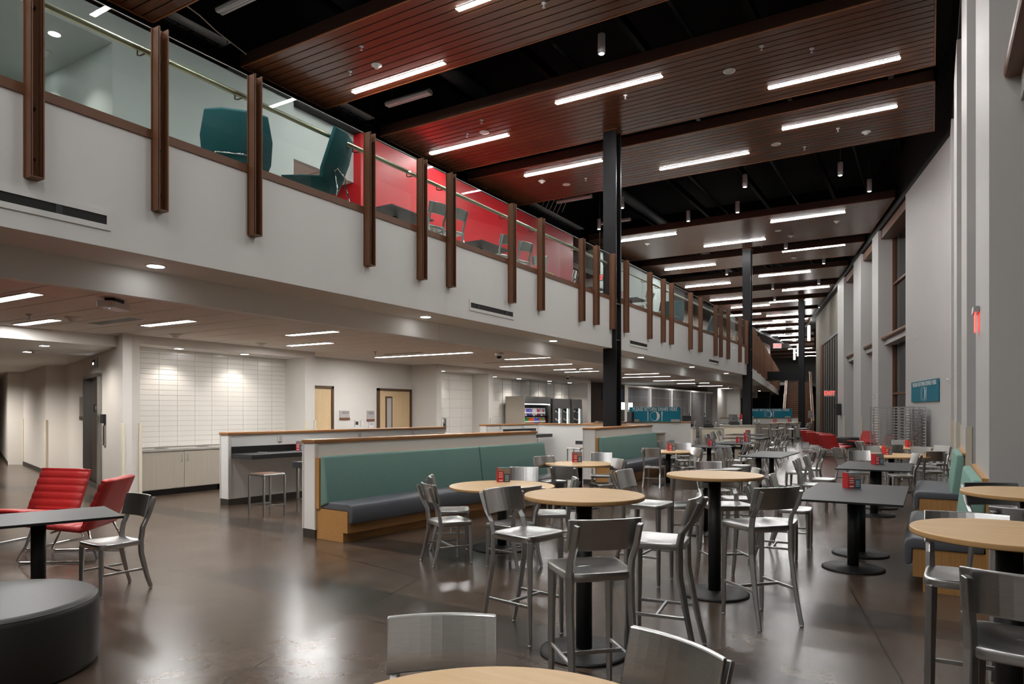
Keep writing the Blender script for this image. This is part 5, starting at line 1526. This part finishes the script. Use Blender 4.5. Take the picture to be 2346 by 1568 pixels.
def fridge(y0, w, doors, label):
    f = T('glass_door_fridge', label, 'fridge', (-12.62, y0, 0))
    MB().box(-0.78, 0, 0, 0.05, 0, 2.15).build('side_panel', M['steel'], f)
    MB().box(-0.78, 0, w - 0.05, w, 0, 2.15).build('side_panel', M['steel'], f)
    MB().box(-0.78, 0, 0.05, w - 0.05, 1.86, 2.15).build('top_panel', M['steel'], f)
    MB().box(-0.78, -0.74, 0.05, w - 0.05, 0, 1.86).build('back_panel', M['sign_white'], f)
    MB().box(-0.74, 0, 0.05, w - 0.05, 0, 0.25).build('base', M['steel'], f)
    for z in (0.55, 0.95, 1.3, 1.62):
        MB().box(-0.74, -0.08, 0.06, w - 0.06, z - 0.012, z).build('shelf', M['gray_plastic'], f)
    dw = (w - 0.1) / doors
    for k in range(doors):
        a, b = 0.05 + k * dw, 0.05 + (k + 1) * dw
        d = MB().box(0.0, 0.035, a, a + 0.09, 0.25, 1.86).box(0.0, 0.035, b - 0.09, b, 0.25, 1.86).box(0.0, 0.035, a + 0.09, b - 0.09, 1.76, 1.86).box(0.0, 0.035, a + 0.09, b - 0.09, 0.25, 0.35).build('door', M['steel'], f)
        MB().box(0.012, 0.022, a + 0.09, b - 0.09, 0.35, 1.76).build('pane', M['clear'], d)
        MB().tube([(0.035, a + 0.05, 0.95), (0.08, a + 0.05, 0.98), (0.08, a + 0.05, 1.3), (0.035, a + 0.05, 1.33)], 0.01, 6).build('handle', M['black_steel'], d)
        MB().box(-0.06, -0.03, b - 0.15, b - 0.12, 0.35, 1.76).build('lamp_strip', M['lamp_cool'], f)
    return f
fridge(23.85, 1.55, 2, 'double glass door fridge beside the open cooler')
fridge(25.5, 1.0, 1, 'single glass door fridge at the right of the coolers')
BOX = MB().box(-0.10, 0.10, -0.09, 0.09, 0, 0.07).mesh('food_box', M['cream'], 0.01, 1)
for z, wz in ((0.95, 'third'), (1.3, 'second'), (1.62, 'top')):
    for k, y in enumerate((24.25, 24.95, 25.95)):
        tag(obj('food_box', BOX, None, (-12.80, y, z)), 'pale food box on the %s shelf behind the %s fridge door' % (wz, ('left', 'middle', 'right')[k]), 'food box', 'food boxes in the fridges')
# snack table behind the partition
st = T('display_table', 'narrow display table behind the nearest column', 'table', (-10.6, 24.6, 0), math.radians(-40))
MB().box(-0.9, 0.9, -0.3, 0.3, 1.12, 1.16).build('tabletop', M['steel'], st)
for sx in (-1, 1):
    for sy in (-1, 1):
        MB().box(sx * 0.85 - 0.02, sx * 0.85 + 0.02, sy * 0.26 - 0.02, sy * 0.26 + 0.02, 0, 1.12).build('leg', M['steel'], st)
SN_ = {c_: MB().box(-0.05, 0.05, -0.07, 0.07, 0, 0.10).mesh('snack_bag', plain('snack_' + c_, S(*q), 0.4), 0.02, 2) for c_, q in (('black', (40, 40, 42)), ('grey', (120, 120, 124)), ('yellow', (220, 170, 30)), ('green', (60, 150, 60)), ('pink', (200, 30, 110)))}
for k, c_ in enumerate(['grey', 'grey', 'black', 'black', 'black', 'yellow', 'yellow', 'green', 'yellow', 'pink', 'pink', 'pink']):
    v = Matrix.Rotation(math.radians(-40), 2) @ Vector((-0.82 + k * 0.15, -0.1))
    tag(obj('snack_bag', SN_[c_], None, (-10.6 + v.x, 24.6 + v.y, 1.16), math.radians(-40)), '%s snack bag standing on the narrow display table' % c_, 'snack', '%s snack bags' % c_)
# ================================================================== dish return signs
def dish_sign(label, a, b, z0, z1, bracket=True, txt=0.0):
    """teal sign plate seen from the a-b line's right-hand side"""
    a, b = Vector(a), Vector(b)
    d = b - a
    L = d.length
    rot = math.atan2(d.y, d.x)
    H = z1 - z0
    t = T('dish_return_sign', label, 'sign', (a.x + d.x / 2, a.y + d.y / 2, z0), rot)
    MB().box(-L / 2, L / 2, -0.01, 0.01, 0, H).build('board', M['sign_teal'], t)
    me = text_mesh('PLEASE RETURN DISHES HERE', txt or 0.118 * L / 1.87, M['sign_white'], 0.004, 0.0025, 1.12)
    w = max(v.co.x for v in me.vertices) - min(v.co.x for v in me.vertices)
    o = obj('lettering', me, t, (0, -0.013, H * 0.84))
    o.scale = (L * 0.87 / w, 1, 1)
    r = H * 0.33
    zc = H * 0.38
    # plate: thin ring with a filled crescent; fork and knife bars at its sides
    n = 48
    vs_, fs = [], []
    for k in range(n):
        A = 2 * math.pi * k / n
        vs_ += [(r * math.cos(A), -0.0125, zc + r * math.sin(A)), (-r * 0.06 + (r * 0.90) * math.cos(A), -0.0125, zc + (r * 0.90) * math.sin(A))]
        fs.append((2 * k, 2 * k + 1, (2 * k + 3) % (2 * n), (2 * k + 2) % (2 * n)))
    MB().add(vs_, fs).build('plate_print', M['sign_white'], t)
    vs_, fs = [], []
    for k in range(17):
        A = -math.pi / 2 + math.pi * k / 16
        vs_ += [(r * 0.95 * math.cos(A), -0.0127, zc + r * 0.95 * math.sin(A)), (r * (0.95 * math.cos(A) - 0.52 * math.cos(A)), -0.0127, zc + r * 0.95 * math.sin(A))]
        if k:
            fs.append((2 * k - 2, 2 * k - 1, 2 * k + 1, 2 * k))
    MB().add(vs_, fs).build('crescent_print', M['sign_white'], t)
    for s in (-1, 1):
        q = s * r * 1.45
        w_ = r * 0.07
        MB().box(q - w_, q + w_, -0.0128, -0.011, zc - r * 0.95, zc + (r * 0.2 if s > 0 else r * 0.95)).build('cutlery_print', M['sign_white'], t)
        if s > 0:
            MB().box(q - w_ * 1.6, q + w_ * 1.6, -0.0128, -0.011, zc + r * 0.2, zc + r * 0.95).build('cutlery_print', M['sign_white'], t)
    if bracket:
        for s in (-1, 1):
            MB().box(s * L * 0.40 - 0.16, s * L * 0.40 + 0.16, -0.05, -0.012, -0.005, 0.09).build('clamp', M['gray_plastic'], t)
    return t
WS0 = Vector(P(2091, 944.0 + 30, 1.0))
def on_bent(px):
    u = (px - CX_PX) / F_PX
    d = Vector((-SN + u * CS, CS + u * SN))
    # x = XR - .2278 (y - 21.2)
    t = (XR + 0.2278 * 21.2) / (d.x + 0.2278 * d.y)
    return d * t
s0, s1 = on_bent(2091) - BN * 0.03, on_bent(2153.5) - BN * 0.03
dish_sign('teal dish return sign mounted on the white right wall above the pan racks', s0, s1, 1.93, 2.55, False, 0.17)
dish_sign('teal dish return sign standing on the partition past the nearest column', (-9.35, 23.62), (-7.75, 24.52), ZC, 1.80, True, 0.175)
dish_sign('teal dish return sign standing on the far partition before the stairs', (-9.6, 43.3), (-7.2, 44.7), 1.27, 1.82, True, 0.19)
# ================================================================== sink counter, servery, registers
partition('low white partition left of the sink counter past the nearest column', (-9.5, 20.6), (-9.42, 23.5), 0.2)
partition('low white partition carrying the nearer teal sign', (-9.55, 23.60), (-7.45, 24.78), 0.2)
c = T('base_cabinet', 'pale laminate sink counter cabinet past the short booth', 'cabinet', (0, 0, 0))
MB().box(-8.75, -8.1, 20.6, 23.8, 0.1, 0.86).build('body', M['cabinet'], c)
MB().box(-8.7, -8.18, 20.65, 23.75, 0.0, 0.1).build('plinth', M['black_edge'], c)
for k in range(4):
    y0 = 20.6 + k * 0.8
    cab_door(c, y0, y0 + 0.8, -8.1, 0.12, 0.85, y0 + (0.7 if k % 2 == 0 else 0.1))
wt = T('worktop', 'grey worktop on the sink counter past the short booth', 'worktop', (0, 0, 0))
MB().box(-8.8, -8.06, 20.6, 23.85, 0.86, 0.90).build('slab', M['counter'], wt)
MB().lathe([(0.14, 0.9), (0.14, 0.907), (0.12, 0.908)], 20, -8.4, 22.9).build('opening_ring', M['steel'], wt)
sp = T('loudspeaker', 'small black speaker standing on the partition beside the nearer teal sign', 'speaker', (-9.2, 23.35, ZC))
MB().box(-0.1, 0.1, -0.1, 0.1, 0, 0.36).build('cabinet_box', M['black_metal'], sp, 0.01)
MB().box(-0.085, 0.085, -0.106, -0.1, 0.02, 0.34).build('grille', M['black_lam'], sp)
# rolling grille panels in front of the closed servery
gx = -11.3
gys = [28.2, 31.1, 34.2, 37.4, 40.4, 43.4]
for i, (y0, y1) in enumerate(zip(gys[:-1], gys[1:])):
    g = T('security_grille', 'metal security grille panel closing the servery, %s from the left' % ['first', 'second', 'third', 'fourth', 'fifth'][i], 'grille', (gx, y0, 0))
    L = y1 - y0
    MB().box(-0.06, 0.06, -0.06, 0.06, 0, 2.8).build('post', M['plastic'], g)
    MB().box(-0.05, 0.05, 0.06, L - 0.06, 2.72, 2.8).build('head_rail', M['plastic'], g)
    nbar = 26
    bar = MB().box(-0.006, 0.006, -0.009, 0.009, 0, 2.72).mesh('bar', M['gray_plastic'])
    for k in range(nbar):
        obj('bar', bar, g, (0, 0.1 + k * (L - 0.2) / (nbar - 1), 0))
    for z in (0.5, 0.95, 1.4, 1.85, 2.3):
        MB().box(0.006, 0.012, 0.06, L - 0.06, z - 0.006, z + 0.006).build('cross_bar', M['gray_plastic'], g)
    MB().box(0.0, 0.03, L - 0.12, L - 0.06, 1.42, 1.56).build('lock', M['black_edge'], g)
struct(MB().box(-13.75, -13.7, 27.5, 44, 0, 3.0).build('wall_servery_tile', M['panel_side']))
for y0, y1, w in ((31.0, 33.6, 'left'), (34.4, 37.6, 'right')):
    tag(MB().box(-13.69, -13.65, y0, y1, 2.2, 2.8).build('menu_board', plain('menu_board_' + w, S(60, 80, 120), 0.4, var=0.6, scale=3)), 'dark menu board inside the closed servery, %s one' % w, 'menu board')
sv = T('servery_light', 'lit back counter glowing inside the servery behind the nearer teal sign', 'light', (-13.5, 33.6, 1.75))
MB().box(-0.02, 0.02, -0.9, 0.9, 0.0, 0.35).build('lit_panel', lamp('servery_glow', 3.0, (0.9, 1, 0.95, 1)), sv)
MB().box(-0.1, -0.02, -1.0, 1.0, -1.75, 0.4).build('frame', M['steel'], sv)
def counter_block(label, x, y, w, d, h, rot=0.0):
    c = T('service_counter', label, 'counter', (x, y, 0), rot)
    MB().box(-w / 2 + 0.03, w / 2 - 0.03, -d / 2 + 0.03, d / 2 - 0.03, 0.1, h - 0.04).build('body', M['cream'], c)
    MB().box(-w / 2 + 0.06, w / 2 - 0.06, -d / 2 + 0.06, d / 2 - 0.06, 0.0, 0.1).build('plinth', M['black_edge'], c)
    MB().box(-w / 2, w / 2, -d / 2, d / 2, h - 0.04, h).build('counter_top', M['counter'], c)
    for s in (-1, 1):
        MB().box(s * (w / 2 - 0.05) - 0.035, s * (w / 2 - 0.05) + 0.035, -d / 2 + 0.02, -d / 2 + 0.035, 0.1, h - 0.04).build('edge_strip', M['gray_plastic'], c)
    return c
counter_block('cream register counter left of the second column, nearer part', -8.0, 29.6, 1.0, 0.8, 0.95, math.radians(18))
counter_block('cream register counter left of the second column, middle part', -7.35, 31.4, 1.5, 0.9, 1.05, math.radians(18))
counter_block('cream cashier stand behind the sink counter', -8.75, 28.6, 0.7, 0.8, 1.0, math.radians(10))
def register(label, x, y, z, a):
    r = T('cash_register', label, 'cash register', (x, y, z), a)
    MB().box(-0.2, 0.2, -0.2, 0.2, 0, 0.12).build('drawer', M['black_metal'], r, 0.01)
    MB().hexa([(-0.18, 0.0, 0.14), (0.18, 0.0, 0.14), (0.18, 0.04, 0.12), (-0.18, 0.04, 0.12), (-0.18, 0.16, 0.46), (0.18, 0.16, 0.46), (0.18, 0.20, 0.44), (-0.18, 0.20, 0.44)]).build('screen', M['black_edge'], r)
    MB().box(-0.04, 0.04, 0.05, 0.12, 0.1, 0.28).build('stand', M['black_metal'], r)
    MB().tube([(0.3, -0.05, 0), (0.3, -0.05, 0.16), (0.3, -0.18, 0.22)], 0.025, 8).build('scanner', M['plastic'], r)
register('black cash register on the cream counter left of the second column', -7.5, 31.4, 1.05, math.radians(25))
register('grey cash register on the cashier stand behind the sink counter', -8.75, 28.6, 1.0, math.radians(25))
register('second grey cash register on the nearer cream counter', -8.15, 29.6, 0.95, math.radians(25))
# far partition and cabinets before the stairs
partition('far low white partition carrying the farther teal sign', (-11.0, 42.6), (-6.9, 44.95), 0.2)
c = T('base_cabinet', 'far pale laminate counter cabinet below the farther teal sign', 'cabinet', (-8.85, 43.45, 0), math.atan2(2.35, 4.1))
MB().box(-2.2, 2.2, -0.6, -0.02, 0.1, 0.88).build('body', M['cabinet'], c)
MB().box(-2.2, 2.2, -0.55, -0.02, 0.0, 0.1).build('plinth', M['black_edge'], c)
MB().box(-2.25, 2.25, -0.63, -0.02, 0.88, 0.92).build('worktop', M['counter'], c)
for k in range(6):
    MB().box(-2.2 + k * 0.733 + 0.005, -2.2 + (k + 1) * 0.733 - 0.005, -0.62, -0.6, 0.12, 0.86).build('door', M['cabinet'], c)
for k in range(3):
    tag(MB().cyl(0, 0, 0, 0.22, 0.05, 12).build('cup_stack', M['sign_white']), 'white cup stack on the far counter below the teal sign', 'cups', 'cup stacks on the far counter').location = (-9.2 + k * 0.2, 42.75 + k * 0.115, 0.92)
ss = T('sign_stand', 'red sign on a thin black stand left of the second column', 'sign', (-9.0, 40.0, 0))
MB().tube([(0, 0, 0.02), (0, 0, 1.25)], 0.02, 8).build('pole', M['black_metal'], ss)
MB().cyl(0, 0, 0, 0.02, 0.2, 20).build('foot', M['black_metal'], ss)
MB().box(-0.22, 0.22, -0.02, 0.02, 1.2, 1.5).build('sign_plate', M['card_red'], ss)
x, y = P(1888, 1010)
ss = T('sign_stand', 'grey paper sign on a thin steel stand at the foot of the stairs', 'sign', (-6.9, 50.0, 0), YAW)
MB().tube([(0, 0, 0.02), (0, 0, 1.25)], 0.02, 8).build('pole', M['steel'], ss)
MB().cyl(0, 0, 0, 0.02, 0.2, 20).build('foot', M['steel'], ss)
MB().box(-0.16, 0.16, -0.02, 0.02, 1.2, 1.72).build('sign_plate', M['gray_plastic'], ss)
# ================================================================== stairs
sd = math.radians(8.6)
st = T('staircase', 'wide dark wood staircase climbing to the upper floor at the far end', 'stairs', (-8.85, 57.6, 0), sd)
nst = 26
tr_me = MB().box(-1.05, 1.05, 0, 0.54, -0.05, 0).mesh('tread', M['stair_wood'], 0.006, 1)
rs_me = MB().box(-1.05, 1.05, 0.02, 0.05, -ZU / nst, -0.05).mesh('riser', M['bronze_dark'])
for k in range(nst):
    obj('tread', tr_me, st, (0, k * 0.50 + (1.4 if k > 12 else 0), (k + 1) * ZU / nst))
    obj('riser', rs_me, st, (0, k * 0.50 + (1.4 if k > 12 else 0), (k + 1) * ZU / nst))
MB().box(-1.05, 1.05, 6.5, 7.9, 13 * ZU / nst - 0.06, 13 * ZU / nst).build('landing', M['stair_wood'], st)
for s in (-1, 1):
    x = s * 1.11
    MB().add([(x - 0.06, 0, 0), (x - 0.06, 6.5, 13 * ZU / nst), (x - 0.06, 6.5, 13 * ZU / nst + 0.95), (x - 0.06, 0, 0.95), (x + 0.06, 0, 0), (x + 0.06, 6.5, 13 * ZU / nst), (x + 0.06, 6.5, 13 * ZU / nst + 0.95), (x + 0.06, 0, 0.95)], [(0, 1, 2, 3), (7, 6, 5, 4), (0, 4, 5, 1), (1, 5, 6, 2), (2, 6, 7, 3), (3, 7, 4, 0)]).build('side_wall', M['bronze'], st)
    z1, z2 = 13 * ZU / nst, ZU
    MB().add([(x - 0.06, 7.9, z1), (x - 0.06, 14.4, z2), (x - 0.06, 14.4, z2 + 0.95), (x - 0.06, 7.9, z1 + 0.95), (x + 0.06, 7.9, z1), (x + 0.06, 14.4, z2), (x + 0.06, 14.4, z2 + 0.95), (x + 0.06, 7.9, z1 + 0.95)], [(0, 1, 2, 3), (7, 6, 5, 4), (0, 4, 5, 1), (1, 5, 6, 2), (2, 6, 7, 3), (3, 7, 4, 0)]).build('side_wall', M['bronze'], st)
    MB().tube([(s * 0.98, -0.3, 0.1), (s * 0.98, -0.3, 0.95), (s * 0.98, 6.5, 13 * ZU / nst + 0.95), (s * 0.98, 7.7, 13 * ZU / nst + 0.95), (s * 0.98, 14.4, ZU + 0.95)], 0.035, 8).build('handrail', M['rail_metal'], st)
struct(MB().prism([(-16, 72.3), (-9.9, 72.3), (-13, 112), (-30, 112)], ZU - 0.3, ZU).build('floor_upper_far', M['gray_paint']))
# ================================================================== pan racks, exit signs, wall devices
def pan_rack(x, y, a, label, w=0.53, d=0.66, h=1.78):
    r = T('pan_rack', label, 'rack', (x, y, 0), a)
    for sx in (-1, 1):
        for sy in (-1, 1):
            MB().box(sx * w / 2 - 0.014, sx * w / 2 + 0.014, sy * d / 2 - 0.014, sy * d / 2 + 0.014, 0.12, h).build('upright', M['alu_b'], r)
            MB().cyl(sx * (w / 2 - 0.02), sy * (d / 2 - 0.02), 0.0, 0.11, 0.05, 12).build('caster', M['black_metal'], r)
        for z in (0.14, h - 0.03):
            MB().box(sx * w / 2 - 0.012, sx * w / 2 + 0.012, -d / 2, d / 2, z, z + 0.03).build('side_rail', M['alu_b'], r)
    for sy in (-1, 1):
        for z in (0.14, h - 0.03):
            MB().box(-w / 2, w / 2, sy * d / 2 - 0.012, sy * d / 2 + 0.012, z, z + 0.03).build('end_rail', M['alu_b'], r)
    sl = MB().box(-0.022, 0.022, -d / 2, d / 2, -0.016, 0.016).mesh('tray_slide', M['alu'])
    n = 18
    for k in range(n):
        z = 0.25 + k * (h - 0.35) / (n - 1)
        for sx in (-1, 1):
            obj('tray_slide', sl, r, (sx * (w / 2 - 0.035), 0, z))
    return r
ra = math.atan2(-BD.x, BD.y)
p0 = on_bent(2075) - BN * 0.55
def rk(px, off):
    v = on_bent(px) - BN * off
    return v.x, v.y
for k, (px, off, w) in enumerate(((2093, 0.42, 'leftmost, nearest the window'), (2112, 0.42, 'in the middle'), (2128, 0.42, 'rightmost'), (2062, 0.95, 'set forward on the left'))):
    x, y = rk(px, off) if k < 3 else rk(2105, 0.95)
    pan_rack(x, y, ra + (0 if k < 3 else math.pi / 2), 'aluminium sheet pan rack against the white right wall, %s' % w)
# edge-lit exit sign seen from its edge on the near pier
ex = T('exit_sign', 'red edge-lit exit sign seen edge-on on a near right pier', 'exit sign', (XR - 0.005, 8.7, 0))
MB().box(-0.05, 0.0, -0.16, 0.16, 2.66, 2.72).build('housing', M['steel'], ex)
MB().box(-0.03, -0.022, -0.14, 0.14, 2.47, 2.66).build('sign_plate', M['exit_red'], ex)
def exit_sign(label, x, y, z, a, s=1.0, hang=0.3):
    e = T('exit_sign', label, 'exit sign', (x, y, z), a)
    MB().box(-0.19 * s, 0.19 * s, -0.012, 0.012, 0, 0.22 * s).build('sign_plate', M['gray_plastic'], e)
    o = obj('lettering', text_mesh('EXIT', 0.19 * s, M['exit_red'], 0.006, 0.006), e, (0, -0.016, 0.11 * s))
    MB().box(-0.02, 0.02, -0.02, 0.02, 0.22 * s, 0.22 * s + hang).build('bracket', M['black_metal'], e)
v = on_bent(1917)
exit_sign('lit red EXIT sign on the pier before the dark brick wall', v.x - 0.35, v.y - 0.3, 2.50, YAW, 1.6)
exit_sign('small lit EXIT sign hanging in the far upper corridor', -11.9, 66.0, 7.4, YAW, 2.0, ZROOF - 7.84)
exit_sign('EXIT sign on the upper walkway behind the nearest column', -11.4, 25.6, 6.9, YAW, 1.2, ZROOF - 7.17)
v = on_bent(1927) - BN * 0.13
sp = T('wall_speaker', 'black speaker box on the pier below the EXIT sign', 'speaker', (v.x, v.y, 1.45), ra)
MB().box(-0.12, 0.12, -0.2, 0.2, 0, 0.62).build('cabinet_box', M['black_metal'], sp, 0.02)
MB().box(-0.13, -0.12, -0.17, 0.17, 0.04, 0.58).build('grille', M['black_lam'], sp)
for px, z, w in ((2182, 2.35, 'beside the teal wall sign'), (2004, 2.15, 'on the pier left of the pan racks')):
    v = on_bent(px) if px < 2178 else Vector((XR, 20.3))
    q = T('alarm_strobe', 'small white alarm strobe on the right wall, %s' % w, 'alarm', (v.x - 0.02, v.y, z))
    MB().box(-0.035, 0.02, -0.06, 0.06, 0, 0.16).build('backbox', M['plastic'], q, 0.006)
    MB().cyl(-0.05, 0, 0.05, 0.11, 0.03, 12).build('strobe_lens', M['sign_white'], q)
tv = on_bent(2107) - BN * 0.05
t = T('wall_bracket', 'thin white display bracket on the white wall above the teal sign', 'bracket', (tv.x, tv.y, 3.78), ra)
MB().box(-0.3, 0.0, -0.01, 0.01, 0.1, 0.13).build('arm', M['plastic'], t)
MB().box(-0.01, 0.01, -0.01, 0.01, 0.0, 0.35).build('plate', M['plastic'], t)
# ================================================================== upper level furniture
def uchair(px, py, dr, label, z=ZU, X=None):
    """px, py = point of the backrest centre, seen through the railing"""
    pass
def lounge_big(x, y, hx, hy, label, mt, z=ZU):
    """high back swivel lounge chair: folded shell on a wire frame"""
    t = T('lounge_chair', label, 'armchair', (x, y, z), math.atan2(-hx, hy), 'lounge chairs on the upper floor')
    m = MB()
    W = [(0.40, 0.40, 0.32), (0.10, 0.38, 0.38), (-0.18, 0.36, 0.40), (-0.30, 0.52, 0.44), (-0.40, 0.80, 0.46), (-0.48, 1.12, 0.40)]
    vs_, fs = [], []
    for (yy, zz, w) in W:
        for th in (0, 1):
            o_ = 0.05 * th
            vs_ += [(-w, yy + (0.10 if zz > 0.45 else 0.0) - o_, zz + (0.06 if zz < 0.45 else 0) - o_ * 0.6), (-w * 0.45, yy - o_, zz - o_ * 0.6), (w * 0.45, yy - o_, zz - o_ * 0.6), (w, yy + (0.10 if zz > 0.45 else 0.0) - o_, zz + (0.06 if zz < 0.45 else 0) - o_ * 0.6)]
    for i in range(len(W) - 1):
        a, b = i * 8, i * 8 + 8
        for k in range(3):
            fs += [(a + k, b + k, b + k + 1, a + k + 1), (a + 4 + k, a + 5 + k, b + 5 + k, b + 4 + k)]
        fs += [(a, a + 4, b + 4, b), (a + 3, b + 3, b + 7, a + 7)]
    e = (len(W) - 1) * 8
    fs += [(0, 1, 2, 3, 7, 6, 5, 4), (e + 3, e + 2, e + 1, e, e + 4, e + 5, e + 6, e + 7)]
    m.add(vs_, fs).build('shell', M[mt], t, 0.012, 2, True)
    for s in (-1, 1):
        MB().tube([(s * 0.30, -0.36, 0.50), (s * 0.34, -0.42, 0.25), (s * 0.34, -0.40, 0.012), (s * 0.34, 0.30, 0.012), (s * 0.28, 0.2, 0.34)], 0.011, 8).build('leg_loop', M['chrome'], t)
    MB().tube([(-0.30, -0.36, 0.50), (-0.26, -0.40, 0.56), (0.26, -0.40, 0.56), (0.30, -0.36, 0.50)], 0.011, 8).build('back_brace', M['chrome'], t)
    return t
def at_up(px, X):
    """point of the upper floor at hall distance X in that photograph column"""
    u = (px - CX_PX) / F_PX
    d = Vector((-SN + u * CS, CS + u * SN))
    return d * (X / d.x)
v = at_up(545, -8.3); hx, hy = RD(-0.35, 1)
lounge_big(v.x, v.y, hx, hy, 'dark teal lounge chair on the upper floor, back to the railing, left one', 'teal_dark')
v = at_up(722, -7.72); hx, hy = RD(-1, 0.02)
lounge_big(v.x, v.y, hx, hy, 'dark teal lounge chair on the upper floor, seen from the side', 'teal_dark')
def side_table(px, X, label):
    v = at_up(px, X)
    t = T('side_table', label, 'table', (v.x, v.y, ZU))
    MB().lathe([(0.24, 0.48), (0.25, 0.49), (0.25, 0.505), (0.24, 0.51)], 28).build('tabletop', M['black_metal'], t)
    MB().cyl(0, 0, 0.02, 0.48, 0.025, 12).build('pole', M['steel'], t)
    MB().cyl(0, 0, 0.0, 0.02, 0.18, 24).build('base_disc', M['steel'], t)
side_table(420, -8.9, 'small dark round side table left of the teal lounge chair upstairs')
side_table(790, -8.45, 'small dark round side table right of the teal lounge chairs upstairs')
v = at_up(322, -8.6)
lounge_big(v.x, v.y, 0, 1, 'dark lounge chair barely showing above the balcony edge', 'teal_dark', ZU - 0.0).scale = (0.6, 0.6, 0.55)
def utable(px, X, w, d, label):
    v = at_up(px, X)
    t = T('cafe_table', label, 'table', (v.x, v.y, ZU))
    tp = MB().box(-w / 2, w / 2, -d / 2, d / 2, 0.72, 0.745).build('tabletop', M['black_lam'], t)
    MB().cyl(0, 0, 0.02, 0.72, 0.055, 20).build('pole', M['black_metal'], t)
    MB().cyl(0, 0, 0.0, 0.02, 0.3, 32).build('base_disc', M['black_metal'], t)
    return v
def up_chair(px, X, hx, hy, label):
    v = at_up(px, X)
    seatpost('chair', v.x, v.y, math.atan2(-hx, hy), label, ZU, 'aluminium chairs on the upper floor', True)
utable(905, -8.55, 0.9, 1.2, 'charcoal table upstairs before the red wall, left one')
up_chair(985, -7.85, -1, 0.25, 'aluminium chair upstairs before the red wall, first from the left')
up_chair(1030, -7.75, -1, 0.15, 'aluminium chair upstairs before the red wall, second from the left')
utable(1100, -8.6, 0.9, 1.2, 'charcoal table upstairs before the red wall, right one')
up_chair(1143, -8.0, -1, 0.2, 'aluminium chair upstairs before the red wall, third from the left')
up_chair(1186, -7.95, -1, 0.25, 'aluminium chair upstairs before the red wall, fourth from the left')
v = at_up(1222, -9.1)
t = round_table('dining_table', 'round table upstairs at the right end of the red wall', v.x, v.y, ZT, 0.55, 0.3)
t.location.z = ZU
up_chair(1240, -8.2, -0.3, 1, 'aluminium chair upstairs at the round table, back to the railing')
up_chair(1297, -8.4, -1, -0.3, 'aluminium chair upstairs right of the round table')
utable(1352, -8.7, 0.7, 0.7, 'small dark table upstairs just left of the nearest column')
utable(1445, -8.4, 0.8, 0.9, 'charcoal table upstairs just right of the nearest column')
up_chair(1437, -8.2, 0.2, 1, 'aluminium chair upstairs beside the nearest column')
up_chair(1473, -7.8, -1, 0.15, 'aluminium chair upstairs right of the nearest column, first')
up_chair(1508, -7.9, 1, 0.1, 'aluminium chair upstairs right of the nearest column, second')
v = at_up(1540, -8.2); hx, hy = RD(0.3, 1)
lounge_big(v.x, v.y, hx, hy, 'dark teal lounge chair upstairs between the columns', 'teal_dark')
v = at_up(1612, -8.0)
lounge(v.x, v.y, -1, 0.2, 'blue grey lounge chair upstairs between the columns', ZU, LSG, 'lounge chairs on the upper floor', 1.15)
v = at_up(1665, -8.6)
t = round_table('dining_table', 'round table upstairs before the second column', v.x, v.y, ZT, 0.5, 0.3)
t.location.z = ZU
up_chair(1655, -8.0, 0.3, 1, 'aluminium chair upstairs before the second column, left one')
up_chair(1678, -8.0, -1, 0.3, 'aluminium chair upstairs before the second column, right one')
